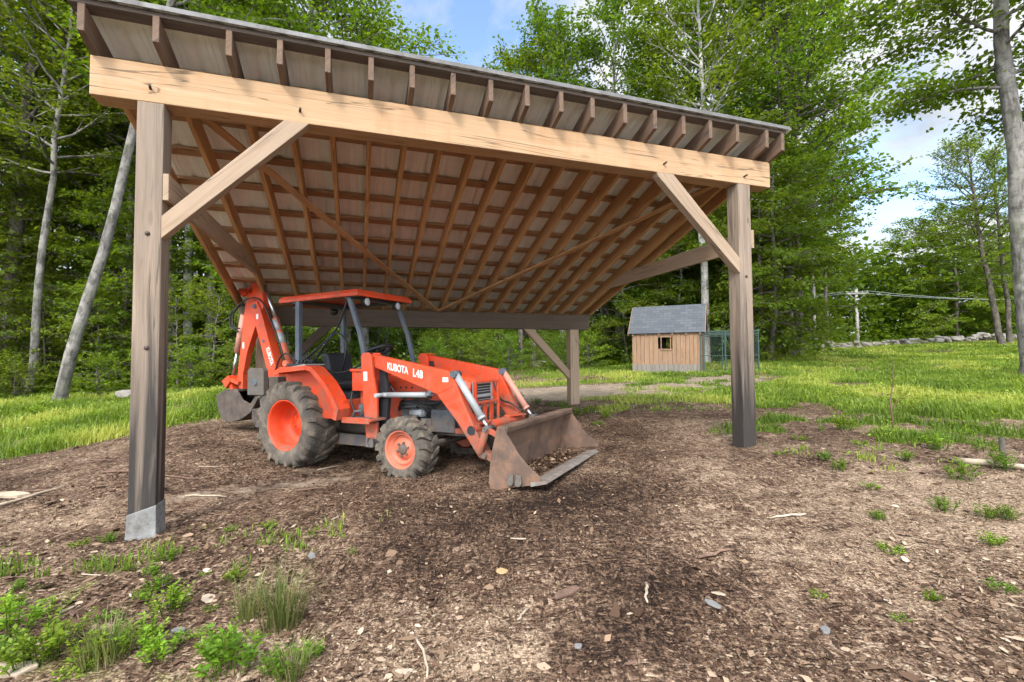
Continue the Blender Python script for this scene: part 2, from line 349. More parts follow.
# ------------------------------------------------------------------ mesh builder
class MB:
    def __init__(s):
        s.v = []; s.f = []; s.uv = []; s.mi = []; s.sm = []; s.grain = Vector((1, 0, 0)); s.m = 0; s.smooth = False; s.off = (0, 0)
    def newoff(s): s.off = (random.uniform(0, 50), random.uniform(0, 50))
    def face(s, pts, uv=None):
        i = len(s.v); s.v += [tuple(p) for p in pts]; s.f.append(list(range(i, i + len(pts))))
        if uv is None:
            P = [Vector(p) for p in pts]
            n = Vector((0, 0, 0))
            for k in range(len(P)): n += (P[k] - P[0]).cross(P[(k + 1) % len(P)] - P[0])
            if n.length: n.normalize()
            g = s.grain
            b = n.cross(g)
            if b.length < .3:
                g = n.orthogonal().normalized(); b = n.cross(g)
                uv = [(p.dot(g) * .3 + s.off[0], p.dot(b) * 1.0 + s.off[1]) for p in P]
            else:
                b.normalize()
                uv = [(p.dot(g) + s.off[0], p.dot(b) + s.off[1]) for p in P]
        s.uv += uv; s.mi.append(s.m); s.sm.append(s.smooth)
    def hexa(s, c):
        """8 corners: 0-3 bottom ccw, 4-7 top"""
        for q in ((3, 2, 1, 0), (4, 5, 6, 7), (0, 1, 5, 4), (1, 2, 6, 5), (2, 3, 7, 6), (3, 0, 4, 7)):
            s.face([c[k] for k in q])
    def box(s, x0, x1, y0, y1, z0, z1, grain=None):
        d = [x1 - x0, y1 - y0, z1 - z0]
        if grain is None: grain = Vector([1 if k == d.index(max(d)) else 0 for k in range(3)])
        s.grain = Vector(grain); s.newoff()
        s.hexa([(x0, y0, z0), (x1, y0, z0), (x1, y1, z0), (x0, y1, z0), (x0, y0, z1), (x1, y0, z1), (x1, y1, z1), (x0, y1, z1)])
    def bar(s, p, q, w, h, up=(0, 0, 1)):
        p, q = Vector(p), Vector(q); d = (q - p).normalized(); u = Vector(up)
        si = d.cross(u).normalized(); u = si.cross(d)
        s.grain = d; s.newoff(); a = si * w / 2; b = u * h / 2
        s.hexa([p - a - b, p + a - b, q + a - b, q - a - b, p - a + b, p + a + b, q + a + b, q - a + b])
    def prism(s, poly, mapf, t0, t1, grain=None):
        """poly: 2-D outline; mapf(a,b,t) -> 3-D"""
        s.newoff()
        A = [Vector(mapf(a, b, t0)) for a, b in poly]; B = [Vector(mapf(a, b, t1)) for a, b in poly]
        n = Vector((0, 0, 0))
        for k in range(len(A)): n += (A[k] - A[0]).cross(A[(k + 1) % len(A)] - A[0])
        if n.dot(B[0] - A[0]) > 0: A, B = A[::-1], B[::-1]
        s.grain = Vector(grain).normalized() if grain is not None else (A[1] - A[0]).normalized()
        s.face(A); s.face(B[::-1])
        for k in range(len(A)):
            j = (k + 1) % len(A)
            s.face([A[j], A[k], B[k], B[j]])
    def tube(s, pts, rad, n=8, cap=True):
        P = [Vector(p) for p in pts]
        if not hasattr(rad, '__len__'): rad = [rad] * len(P)
        i0 = len(s.v); ref = None
        L = 0
        for k, p in enumerate(P):
            d = (P[min(k + 1, len(P) - 1)] - P[max(k - 1, 0)])
            d = d.normalized() if d.length else Vector((0, 0, 1))
            if ref is None: ref = d.orthogonal().normalized()
            ref = (ref - d * ref.dot(d)); ref = ref.normalized() if ref.length > 1e-6 else d.orthogonal().normalized()
            b = d.cross(ref)
            for j in range(n):
                a = 2 * PI * j / n
                s.v.append(tuple(p + (ref * math.cos(a) + b * math.sin(a)) * rad[k]))
        for k in range(len(P) - 1):
            for j in range(n):
                jj = (j + 1) % n
                s.f.append([i0 + k * n + j, i0 + k * n + jj, i0 + (k + 1) * n + jj, i0 + (k + 1) * n + j])
                s.uv += [(0, 0)] * 4; s.mi.append(s.m); s.sm.append(True)
        if cap:
            for k, rev in ((0, True), (len(P) - 1, False)):
                q = [i0 + k * n + j for j in range(n)]
                s.f.append(q[::-1] if rev else q); s.uv += [(0, 0)] * n; s.mi.append(s.m); s.sm.append(False)
    def lathe(s, prof, mapf, n=32, smooth=True):
        """prof: (radius, t); mapf(r*cos, r*sin, t)"""
        i0 = len(s.v); m = len(prof)
        for r_, t_ in prof:
            for j in range(n):
                a = 2 * PI * j / n
                s.v.append(tuple(mapf(r_ * math.cos(a), r_ * math.sin(a), t_)))
        for k in range(m - 1):
            for j in range(n):
                jj = (j + 1) % n
                s.f.append([i0 + k * n + j, i0 + k * n + jj, i0 + (k + 1) * n + jj, i0 + (k + 1) * n + j])
                s.uv += [(0, 0)] * 4; s.mi.append(s.m); s.sm.append(smooth)
    def mesh(s, name, mats):
        me = bpy.data.meshes.new(name)
        me.from_pydata(s.v, [], s.f)
        l = me.uv_layers.new(name='grain')
        l.data.foreach_set('uv', np.array(s.uv, float).ravel())
        for m in (mats if isinstance(mats, (list, tuple)) else [mats]): me.materials.append(m)
        me.polygons.foreach_set('material_index', s.mi)
        me.polygons.foreach_set('use_smooth', s.sm)
        me.update()
        return me
    def build(s, name, mats, parent=None, bevel=0, seg=2, loc=None):
        me = s.mesh(name, mats)
        if bevel:
            bm = bmesh.new(); bm.from_mesh(me); bmesh.ops.remove_doubles(bm, verts=bm.verts, dist=1e-5)
            bmesh.ops.recalc_face_normals(bm, faces=bm.faces); bm.to_mesh(me); bm.free()
        o = bpy.data.objects.new(name, me); col.objects.link(o)
        if parent: o.parent = parent
        if loc: o.location = loc
        if bevel:
            b = o.modifiers.new('edge', 'BEVEL'); b.width = bevel; b.segments = seg; b.limit_method = 'ANGLE'; b.angle_limit = R(35)
        return o

def tag(o, label=None, cat=None, group=None, kind=None):
    if label: o['label'] = label
    if cat: o['category'] = cat
    if group: o['group'] = group
    if kind: o['kind'] = kind
    return o
def empty(name, loc=(0, 0, 0), rz=0):
    o = bpy.data.objects.new(name, None); col.objects.link(o)
    o.location = loc; o.rotation_euler = (0, 0, rz); o.empty_display_size = .2
    return o
def copy_tree(o, parent=None):
    c = o.copy(); col.objects.link(c)
    if parent: c.parent = parent
    for ch in list(o.children): copy_tree(ch, c)
    return c

def polys_mesh(name, arrs, tones, mat):
    """many loose polygons: arrs = list of (N,k,3); tones = list of (N,)"""
    me = bpy.data.meshes.new(name)
    nv = sum(a.shape[0] * a.shape[1] for a in arrs); nf = sum(a.shape[0] for a in arrs)
    me.vertices.add(nv); me.loops.add(nv); me.polygons.add(nf)
    me.vertices.foreach_set('co', np.concatenate([a.reshape(-1, 3) for a in arrs]).astype(np.float32).ravel())
    me.loops.foreach_set('vertex_index', np.arange(nv, dtype=np.int32))
    tot = np.concatenate([np.full(a.shape[0], a.shape[1], np.int32) for a in arrs])
    me.polygons.foreach_set('loop_start', np.concatenate([[0], np.cumsum(tot)[:-1]]).astype(np.int32))
    me.polygons.foreach_set('loop_total', tot)
    me.update(calc_edges=True)
    at_ = me.attributes.new('tone', 'FLOAT', 'FACE')
    at_.data.foreach_set('value', np.concatenate(tones).astype(np.float32))
    me.materials.append(mat)
    return me
def unit(v): return v / np.maximum(np.linalg.norm(v, axis=-1, keepdims=True), 1e-9)
def leaf_quads(P, d, n, size, wid=.36, droop=.12):
    """folded ovate leaves: P base (N,3), d direction, n normal, size (N,)"""
    d = unit(d); n = unit(n - d * np.sum(n * d, -1, keepdims=True)); s = np.cross(d, n)
    z = size[:, None]
    mid = P + d * z * .48
    tip = P + d * z - n * z * droop
    return np.stack([P, mid + s * z * wid + n * z * .06, tip, mid - s * z * wid + n * z * .06], 1)

# ------------------------------------------------------------------ world: sky with broken cloud
SUN_EL, SUN_AZ = R(42), R(192)      # azimuth clockwise from +Y: behind the camera, a little to the left
w = bpy.data.worlds.new('World'); sc.world = w; w.use_nodes = True
t = w.node_tree; t.nodes.clear(); g = G(t)
sky = t.nodes.new('ShaderNodeTexSky'); sky.sky_type = 'NISHITA'; sky.sun_disc = False
sky.sun_elevation = SUN_EL; sky.sun_rotation = SUN_AZ; sky.air_density = 1.0; sky.dust_density = .6; sky.ozone_density = 1.2
CLX, CLY = 5.2, 4.4
tc = g.coord('Generated')
# project the direction on a cloud deck
sp = t.nodes.new('ShaderNodeSeparateXYZ'); g.l(tc, sp.inputs[0])
zz = g.math('ADD', g.math('MAXIMUM', sp.outputs[2], 0.0), .22)
cb = t.nodes.new('ShaderNodeCombineXYZ')
g.l(g.math('DIVIDE', sp.outputs[0], zz), cb.inputs[0]); g.l(g.math('DIVIDE', sp.outputs[1], zz), cb.inputs[1])
cv = g.mapping(cb.outputs[0], loc=(CLX, CLY, 0))
n1 = g.noise(cv, 1.25, 8, .56, .25)
cl = g.mapr(n1, .405, .53, 0, 1)
n2 = g.noise(g.mapping(cv, loc=(.08, .05, 0)), 2.0, 6, .6)
ccol = g.ramp(n2, [(.32, (.60, .66, .74)), (.48, (.84, .88, .93)), (.60, (1, 1, 1))])
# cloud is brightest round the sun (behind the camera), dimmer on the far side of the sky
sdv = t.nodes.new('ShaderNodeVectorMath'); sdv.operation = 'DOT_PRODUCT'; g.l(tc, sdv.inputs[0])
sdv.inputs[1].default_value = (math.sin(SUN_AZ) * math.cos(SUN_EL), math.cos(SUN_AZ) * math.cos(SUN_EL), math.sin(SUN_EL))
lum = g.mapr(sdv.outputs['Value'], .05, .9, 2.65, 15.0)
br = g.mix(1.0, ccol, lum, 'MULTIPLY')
low = g.mapr(sp.outputs[2], 0, .3, .75, 0)
cl = g.math('MAXIMUM', cl, low)
skc = g.mix(1.0, sky.outputs[0], (.95, .97, 1.0), 'MULTIPLY')
bg = t.nodes.new('ShaderNodeBackground'); bg.inputs['Strength'].default_value = .15
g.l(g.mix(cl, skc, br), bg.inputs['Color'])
wo = t.nodes.new('ShaderNodeOutputWorld'); g.l(bg.outputs[0], wo.inputs['Surface'])

sl = bpy.data.lights.new('sun', 'SUN'); sl.energy = 1.35; sl.angle = R(12); sl.color = (1, .955, .88)
so = bpy.data.objects.new('sun', sl); col.objects.link(so)
sd = Vector((math.sin(SUN_AZ) * math.cos(SUN_EL), math.cos(SUN_AZ) * math.cos(SUN_EL), math.sin(SUN_EL)))
so.rotation_euler = sd.to_track_quat('Z', 'Y').to_euler(); so.location = (0, -5, 20)

vs = sc.view_settings; vs.view_transform = 'Standard'; vs.look = 'None'; vs.gamma = 1; vs.exposure = 1.42
sc.cycles.use_denoising = True
sc.cycles.max_bounces = 8; sc.cycles.diffuse_bounces = 4; sc.cycles.glossy_bounces = 3; sc.cycles.transmission_bounces = 4
sc.cycles.sample_clamp_indirect = 6

# ------------------------------------------------------------------ masks on the ground
def masks(x, y):
    x = np.asarray(x, float); y = np.asarray(y, float)
    nz = fbm(x, y, .45, 4) - .5; nf = fbm(x, y, 2.2, 3) - .5
    d = np.hypot(x, y)
    # left lawn
    gl = ss(-.5, .5, (y - (6.4 + 2.3 * (x + 7.0))) * .55 + nz * 3.0) * ss(-3.4, -4.6, x) * ss(6.2, 7.4, y + nf * 1.5)
    gl = np.maximum(gl, ss(8.6, 9.8, y + nz * 2.5) * ss(-2.0, -3.6, x))
    gl = gl * (.45 + .55 * ss(.35, .55, fbm(x + 3, y, .9, 3))) * ss(13.5, 12.2, y + nz * 2 - np.maximum(0, x + 6) * .35)
    # behind the lean-to and the field on the right
    gm = ss(13.2, 14.6, y + nz * 3.0)
    edge = 6.7 + np.maximum(0, 5.2 - x) * 5.0
    n3 = fbm(x + 60, y + 33, 1.0, 4) - .5
    gr = ss(-1.2, 1.6, y - edge + .5 + n3 * 13.0) * ss(3.2, 4.6, x)
    gf = np.maximum(gm * ss(-4.5, -2.5, x + (y - 14) * .25), gr)
    path = ss(10.2, 11.0, y + nz * 1.5 - np.maximum(0, x - 3.5) * .4) * ss(14.4, 13.2, y + nz * 2 - np.maximum(0, x - 3.5) * .55) * ss(-1.5, .3, x) * ss(8.2, 6.2, x + nz * 2)
    gf = gf * (1 - path * .92) * np.where(y < 13, .06 + .94 * ss(.42, .54, fbm(x + 17, y, .8, 4) + .10 * ss(8, 12, y)), .34 + .66 * ss(.38, .56, fbm(x + 17, y, .55, 4)))
    # thin weeds between lane and mulch
    thin = ss(7.9, 9.0, y + nz * 2) * ss(11.2, 10.4, y) * ss(.8, 2.0, x) * .6 * ss(.38, .55, fbm(x + 25, y + 8, 1.1, 4))
    thin = np.maximum(thin, ss(4.0, 5.2, y - np.maximum(0, 3.2 - x) * 2 + n3 * 4) * ss(2.4, 3.4, x) * .85 * ss(.46, .58, fbm(x + 5, y + 8, 1.7, 4)))
    # weedy corner in the near left
    thin = np.maximum(thin, .5 * ss(-.6, -1.3, x + nz * 1.2) * ss(4.0, 3.0, y + nz) * ss(.45, .6, .5 + nf + nz * .6))
    grass = np.clip(np.maximum(np.maximum(gl, gf), thin), 0, 1)
    forest = np.maximum(ss(12.2, 13.6, y + nz * 2 - np.maximum(0, x + 6) * .45) * ss(-1, -4, x - (y - 14) * .05),
                        ss(0, 3, y - (27 + 3 * nz + .20 * np.maximum(0, x - 3))) * ss(16, 12, x - (y - 27)))
    forest = np.maximum(forest, ss(35, 37, np.hypot(x * .75, y)))
    forest = np.maximum(forest, ss(21.5, 23.5, y + nz * 3) * ss(12, 9, x - (y - 22) * .5) * ss(1.0, 2.2, x - (y - 22) * .12))
    forest = np.maximum(forest, ss(1, -1, y))
    tan = np.clip(.25 + 1.2 * nz + .6 * np.exp(-((x - 3.0) ** 2 / 4.5 + (y - 3.4) ** 2 / 1.8)) + .65 * np.exp(-((x + .25) ** 2 / .30 + (y - 2.2) ** 2 / .22)) + .4 * np.exp(-((x + 1.05) ** 2 / .2 + (y - 2.15) ** 2 / .1)), 0, 1)
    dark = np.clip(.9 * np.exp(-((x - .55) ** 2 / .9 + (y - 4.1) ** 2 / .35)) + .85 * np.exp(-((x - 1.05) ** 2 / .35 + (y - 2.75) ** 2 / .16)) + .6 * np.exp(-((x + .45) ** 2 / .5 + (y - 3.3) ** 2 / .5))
                   + .7 * np.exp(-((x + 1.6) ** 2 / 3.0 + (y - 6.4) ** 2 / 1.6)) + .6 * np.exp(-((x - .5) ** 2 / .2 + (y - 2.3) ** 2 / .1)) + nz * .5, 0, 1)  # tractor-centred term darkens the soil: shade beneath the machine put into the colour
    tt = np.clip(((x + 3.3) * 1.3 + (y - 4.75) * .6) / 2.05, 0, 1)
    path = np.maximum(path, .62 * np.exp(-(((x - (-3.3 + 1.3 * tt)) ** 2 + (y - (4.75 + .6 * tt)) ** 2) / .09)))
    return dict(grass=grass, forest=np.clip(forest, 0, 1), tan=tan, path=np.clip(path, 0, 1), dark=dark)

def axis_pts(lo, hi, fine_lo, fine_hi, step, growth):
    p = list(np.arange(fine_lo, fine_hi, step)); s = step; v = fine_hi
    while v < hi: p.append(v); s *= growth; v += s
    p.append(hi); s = step; v = fine_lo - step; q = []
    while v > lo: q.append(v); s *= growth; v -= s
    q.append(lo)
    return np.array(q[::-1] + p)
gx = axis_pts(-320, 320, -7, 6, .05, 1.045); gy = axis_pts(-60, 420, .8, 9, .05, 1.045)
X, Y = np.meshgrid(gx, gy)
Z = gz(X, Y)
nx, ny = len(gx), len(gy)
me = bpy.data.meshes.new('ground')
idx = np.arange(nx * ny).reshape(ny, nx)
quads = np.stack([idx[:-1, :-1], idx[:-1, 1:], idx[1:, 1:], idx[1:, :-1]], -1).reshape(-1, 4)
me.vertices.add(nx * ny); me.loops.add(quads.size); me.polygons.add(len(quads))
me.vertices.foreach_set('co', np.stack([X, Y, Z], -1).astype(np.float32).ravel())
me.loops.foreach_set('vertex_index', quads.astype(np.int32).ravel())
me.polygons.foreach_set('loop_start', np.arange(0, quads.size, 4, dtype=np.int32))
me.polygons.foreach_set('loop_total', np.full(len(quads), 4, np.int32))
me.polygons.foreach_set('use_smooth', np.ones(len(quads), bool))
me.update(calc_edges=True)
for k, v in masks(X, Y).items():
    a = me.attributes.new(k, 'FLOAT', 'POINT'); a.data.foreach_set('value', v.astype(np.float32).ravel())
me.materials.append(M['ground'])
go = bpy.data.objects.new('ground', me); col.objects.link(go); tag(go, kind='structure')

# ------------------------------------------------------------------ the timber lean-to
SHX, SHY, SHA = -2.935, 3.609, R(18.169)
lean = empty('open_shed', (SHX, SHY, 0), SHA)
tag(lean, 'open timber lean-to with metal roof sheltering the orange tractor', 'shelter')
def sh_world(x, y): return SHX + x * math.cos(SHA) - y * math.sin(SHA), SHY + x * math.sin(SHA) + y * math.cos(SHA)
PW, BW_, LB = .182, 5.9, 4.63
ZB, ZT = 2.046 + CAM_H, 2.353 + CAM_H          # front beam bottom / top
ZBB, ZBT = .599 + CAM_H, .917 + CAM_H          # back beam
SL = .31
def rz_(y): return ZT - SL * y                  # underside of the rafters
def post(x, y, ztop, name='post', w=PW, mat='post'):
    wx, wy = sh_world(x + w / 2, y + w / 2)
    b = gzf(wx, wy) - .25
    m = MB(); m.box(x, x + w, y, y + w, b, ztop)
    o = m.build(name, M[mat], lean, .008, 2)
    # object origin at the post's foot so that the stain follows the foot
    for v in o.data.vertices: v.co.z -= b + .25
    o.location = (0, 0, b + .25)
    return o
post(0, 0, ZB); post(BW_, 0, ZB); post(BW_, LB, ZBB, w=.2, mat='brace'); post(0.0, LB, ZBB, w=.2, mat='brace')
# front left post stands on a cast concrete pier
m = MB(); m.newoff()
zc = .175
pts = []
for z, e in ((-.3, .018), (.0, .010), (.08, .006), (.17, .005), (zc, .004)):
    pts.append([(-e, -e, z), (PW + e, -e, z), (PW + e, PW + e, z + (.06 if z == zc else 0)), (-e, PW + e, z)])
pts[-1][1] = (PW + .004, -.004, zc + .06)
for a, b in zip(pts[:-1], pts[1:]):
    for k in range(4):
        j = (k + 1) % 4
        m.face([a[k], a[j], b[j], b[k]])
m.face(pts[-1])
m.build('concrete_pier', M['concrete'], lean, .006, 2)
# beams
m = MB(); m.box(-.307, 6.393, 0, .19, ZB, ZT); fb = m.build('front_beam', M['beam'], lean, .007, 2)
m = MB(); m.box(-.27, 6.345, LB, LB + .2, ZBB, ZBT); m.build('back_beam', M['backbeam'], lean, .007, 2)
# pegs / bolt heads on the front
for x, z in ((-.0 + .085, ZB + .11), (1.17, ZB + .10), (4.87, ZB + .10), (5.99, ZB + .09)):
    m = MB(); m.tube([(x, .01, z - .005), (x + .012, -.045, z + .006)], .010, 8); m.build('bolt', M['bolt'], lean)
for x, z in ((.09, ZB - 1.05), (.10, 1.45), (5.99, ZB - 1.1)):
    m = MB(); m.lathe([(.0, -.012), (.016, -.010), (.018, 0)], lambda a, b, t_: (x + a, t_, z + b), 10); m.build('bolt', M['bolt'], lean)
# rafters: bottom edge rests on the front edges of both beams
RX = [-.299, .166, .652, 1.018, 1.384, 1.734, 2.085, 2.455, 2.812, 3.17, 3.525, 3.872, 4.245, 4.611, 4.977, 5.328, 5.689, 6.116, 6.36]
RW, RH, OV, YB = .045, .205, .20, 5.15
for i, x in enumerate(RX):
    for nm, y0, y1, mt in (('rafter', .26, YB, 'rafter'), ('rafter_tail', -OV, .26, 'tail')):
        m = MB()
        j = random.uniform(-.004, .004)
        if nm == 'rafter_tail': j = random.uniform(-.012, .008)
        yy0 = y0 + (j if nm == 'rafter_tail' else 0)
        poly = [(yy0, rz_(yy0)), (y1, rz_(y1)), (y1, rz_(y1) + RH), (yy0, rz_(yy0) + RH)]
        m.prism(poly, lambda a, b, t_: (t_, a, b), x, x + RW, (0, 1, -SL))
        if nm == 'rafter': ro = m.build(nm, M[mt], lean, .003, 1)
        else: m.build(nm, M[mt], ro, .003, 1)
# purlins on the rafters
npur = 12
for k in range(npur):
    y = -.155 + k * (5.25 / (npur - 1))
    m = MB(); zc = rz_(y) + RH
    wd = .045
    poly = [(y - wd, zc + SL * wd + .001), (y + wd, zc - SL * wd + .001), (y + wd, zc - SL * wd + .039), (y - wd, zc + SL * wd + .039)]
    m.prism(poly, lambda a, b, t_: (t_, a, b), -.36, 6.44, (1, 0, 0))
    m.build('purlin', M['fascia'] if k == 0 else M['purlin'], lean, .002, 1)
# ribbed metal sheets
m = MB(); m.smooth = False
prof = []
x = -.37
while x < 6.46:
    prof += [(x, 0), (x + .03, .016), (x + .055, .016), (x + .095, 0)]
    x += .095
    for q in (.045, .09):
        prof += [(x + q - .008, 0), (x + q, .005), (x + q + .008, 0)]
    x += .135
y0, y1 = -OV - .022, YB + .1
off = RH + .041
for lo, hi, dz in ((y0, 2.6, .0015), (2.5, y1, 0)):
    i0 = len(m.v)
    for (px_, h) in prof:
        m.v.append((px_, lo, rz_(lo) + off + h + dz)); m.v.append((px_, hi, rz_(hi) + off + h + dz))
    for k in range(len(prof) - 1):
        a = i0 + 2 * k
        m.f.append([a, a + 2, a + 3, a + 1]); m.uv += [(0, 0)] * 4; m.mi.append(0); m.sm.append(False)
ro = m.build('metal_roof', M['roofmetal'], lean)
m = MB()
zf = rz_(y0) + off
m.prism([(y0 - .014, zf - .014), (y0 - .003, zf - .014), (y0 - .003, zf + .024), (y0 - .014, zf + .026)], lambda a, b_, t_: (t_, a, b_), -.375, 6.462, (1, 0, 0))
m.build('drip_edge', M['drip'], lean, .002, 1)
so_ = ro.modifiers.new('gauge', 'SOLIDIFY'); so_.thickness = .004; so_.offset = 1
# knee braces (ends cut plumb and level)
def xz(a, b, t_): return (a, t_, b)
def yz(a, b, t_): return (t_, a, b)
def knee(poly, mf, t0, t1, grain, mat='brace'):
    m = MB(); m.prism(poly, mf, t0, t1, grain); return m.build('knee_brace', M[mat], lean, .005, 2)
w_ = .18
knee([(PW + .001, 2.31), (PW + .001, 2.49), (1.05, ZB - .001), (1.25, ZB - .001), (1.2, 3.34)], xz, -.012, .085, (1, 0, 1))
knee([(BW_ - .001, 2.33), (BW_ - .001, 2.51), (5.0, ZB - .001), (4.78, ZB - .001), (4.80, 3.35)], xz, -.004, .095, (1, 0, -1))
knee([(BW_ - .001, .90), (BW_ - .001, 1.08), (5.10, ZBB - .001), (4.88, ZBB - .001)], xz, LB + .03, LB + .15, (1, 0, -1))
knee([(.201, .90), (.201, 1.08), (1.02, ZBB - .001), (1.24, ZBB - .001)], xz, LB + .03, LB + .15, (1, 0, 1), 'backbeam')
# level side ties from the front posts back to the outer rafters
def tie(x0, x1, z):
    m = MB()
    poly = [(0.0, z), (0.0, z + .215), ((ZT - z - .215) / SL + .02, z + .215), ((ZT - z) / SL + .02, z)]
    m.prism(poly, yz, x0, x1, (0, 1, 0)); m.build('side_tie', M['brace'], lean, .004, 1)
tie(PW + .001, PW + .042, CAM_H + 1.27)
tie(BW_ + PW + .001, BW_ + PW + .042, CAM_H + 1.29)
# thin wind braces nailed under the rafters in a V
def under(x, y, d=.014): return Vector((x, y, rz_(y) - d))
m = MB(); m.bar(under(.28, .40), under(3.07, 4.56), .085, .022, (0, SL, 1)); m.build('wind_brace', M['strap'], lean, .002, 1)
m = MB(); m.bar(under(6.0, .36, .038), under(3.10, 4.56, .038), .085, .022, (0, SL, 1)); m.build('wind_brace', M['strap'], lean, .002, 1)

# ------------------------------------------------------------------ the tractor
TH, TT = R(-26.928), R(.664)
tr = empty('tractor', (-2.535, 6.8, -.054)); tr.rotation_euler = (0, -TT, TH)
tag(tr, 'orange tractor with front loader bucket and rear digging arm under the lean-to', 'tractor')
def part(m, name, mats, parent=tr, bevel=.004, seg=2): return m.build(name, mats, parent, bevel, seg)

def make_wheel(cx, cy, side, Rt, Wd, rr, nlug, lug_h, name, rim_mat, dish, hubmat, lugw):
    """side -1: right-hand wheel (outer face at -y). cy: outer face of the tyre"""
    yc = cy - side * Wd / 2
    cz = Rt
    mf = lambda a, b, t_: (cx + a, yc + side * t_, cz + b)
    h = Wd / 2
    # rim: deep dish seen from outside; t positive = outward
    m = MB(); m.smooth = True
    prof = [(rr + .012, h - .03), (rr + .012, h - .015), (rr - .006, h - .012), (rr - .016, h - .035), (rr - .03, h - .09), (rr - .045, h - dish * .55), (rr - .05, h - dish), (rr * .55, h - dish - .015), (rr * .52, h - dish + .012), (.02, h - dish + .014), (0.0, h - dish + .014)]
    m.lathe(prof, mf, 40)
    m.lathe([(rr - .02, -h + .03), (rr * .6, -h + .06), (0, -h + .06)], mf, 32)
    m.lathe([(rr + .01, h - .02), (rr - .0, 0), (rr + .01, -h + .02)], mf, 40)
    wh = m.build(name, rim_mat, tr)
    for f_ in wh.data.polygons: f_.use_smooth = True
    m = MB()
    m.lathe([(rr * .30, h - dish), (rr * .28, h - dish + .025), (rr * .2, h - dish + .04), (0, h - dish + .042)], mf, 20)
    for k in range(6):
        a = k * PI / 3 + .3
        q = (rr * .36 * math.cos(a), rr * .36 * math.sin(a))
        m.tube([mf(q[0], q[1], h - dish), mf(q[0], q[1], h - dish + .035)], .014, 6)
    m.build('hub', hubmat, wh)
    # tyre
    m = MB(); m.smooth = True
    rc = Rt - lug_h
    prof = [(rr - .004, h - .045), (rr + .006, h - .012), (rr + .03, h), (rr + (rc - rr) * .45, h + .012), (rc - .05, h + .002), (rc - .016, h - .03), (rc, h - .09),
            (rc + .006, 0), (rc, -h + .09), (rc - .016, -h + .03), (rc - .05, -h - .002), (rr + .03, -h), (rr, -h + .03)]
    m.lathe(prof, mf, 56)
    def surf(y):                                    # carcass radius at lateral position
        pr = [(t_, r_) for r_, t_ in prof[4:11]]
        pr.sort(); ys = [p_[0] for p_ in pr]; rs = [p_[1] for p_ in pr]
        return float(np.interp(y, ys, rs))
    for k in range(nlug):
        for sgn in (1, -1):
            th0 = 2 * PI * (k + (.5 if sgn < 0 else 0)) / nlug
            path = [(-.02, 0), (.25, .06), (.5, .17), (.78, .30), (.93, .34), (1.0, .35)]
            prev = None
            for (fy, dth) in path:
                y = sgn * fy * (h + .006)
                r0 = surf(max(-h, min(h, y))); rt = Rt - (0 if fy < .8 else (.012 if fy < .95 else .045))
                r0 -= .01 if fy < .95 else .06
                th = th0 + dth * (.55 * 20 / nlug if nlug > 20 else .55)
                hw = lugw / 2 / Rt
                yy = y if fy < .95 else sgn * (h + .010)
                c = [mf(r_ * math.cos(th + e), r_ * math.sin(th + e), yy) for r_, e in ((r0, -hw * 1.25), (r0, hw * 1.25), (rt, hw), (rt, -hw))]
                if prev:
                    m.smooth = False
                    for q in range(4):
                        q2 = (q + 1) % 4
                        m.face([prev[q], prev[q2], c[q2], c[q]])
                else: m.face(c)
                prev = c
            m.face(prev[::-1])
    ty = m.build('tyre', M['tyre'], wh, 0)
    bm = bmesh.new(); bm.from_mesh(ty.data); bmesh.ops.remove_doubles(bm, verts=bm.verts, dist=1e-4); bmesh.ops.recalc_face_normals(bm, faces=bm.faces); bm.to_mesh(ty.data); bm.free()
    return wh
for sd_ in (-1, 1):
    make_wheel(0, sd_ * .87, sd_, .563, .43, .322, 19, .034, 'rear_wheel', M['orange_new'], .29, M['orange_new'], .06)
    make_wheel(1.83, sd_ * .797, sd_, .368, .275, .21, 17, .026, 'front_wheel', M['orange_faded'], .085, M['block'], .052)

# drive line and engine
m = MB()
m.box(-.35, .95, -.17, .17, .40, .84); m.box(.95, 1.30, -.2, .2, .42, .90); m.box(1.30, 2.26, -.17, .17, .50, .98)
m.box(-.22, .22, -.46, .46, .47, .66); m.box(1.35, 1.62, -.24, -.17, .58, .84); m.box(1.35, 1.7, .17, .24, .58, .84)
part(m, 'gearbox', M['block'], bevel=.02)
m = MB(); m.box(1.88, 2.22, -.275, -.235, .50, .77); m.box(1.88, 2.22, .235, .275, .50, .77); m.box(1.92, 2.42, -.23, .23, .46, .54); m.box(1.74, 1.9, -.3, -.24, .55, .66)
part(m, 'bolster', M['block'], bevel=.01)
m = MB(); m.box(1.76, 1.90, -.50, .50, .30, .43); m.tube([(1.83, -.60, .368), (1.83, .60, .368)], .075, 14); m.tube([(1.99, -.46, .37), (1.99, .46, .37)], .022, 8); m.tube([(1.98, -.34, .38), (1.98, -.05, .38)], .034, 10)
part(m, 'front_axle', M['block'], bevel=.008)
m = MB()
for q in (-1, 1):
    m.box(-.9, 1.32, q * .40 - .03, q * .40 + .03, .29, .43); m.box(1.18, 1.30, q * .40 - .04, q * .6 + .04 * q, .33, .46)
m.box(-.9, -.78, -.4, .4, .29, .43)
part(m, 'subframe', M['frame_grey'], bevel=.006)
m = MB(); m.tube([(1.585, -.27, .72), (1.78, -.28, .72)], .045, 14); m.tube([(1.78, -.28, .72), (1.80, -.28, .72)], .034, 12)
part(m, 'oil_filter', M['silver'], bevel=0)
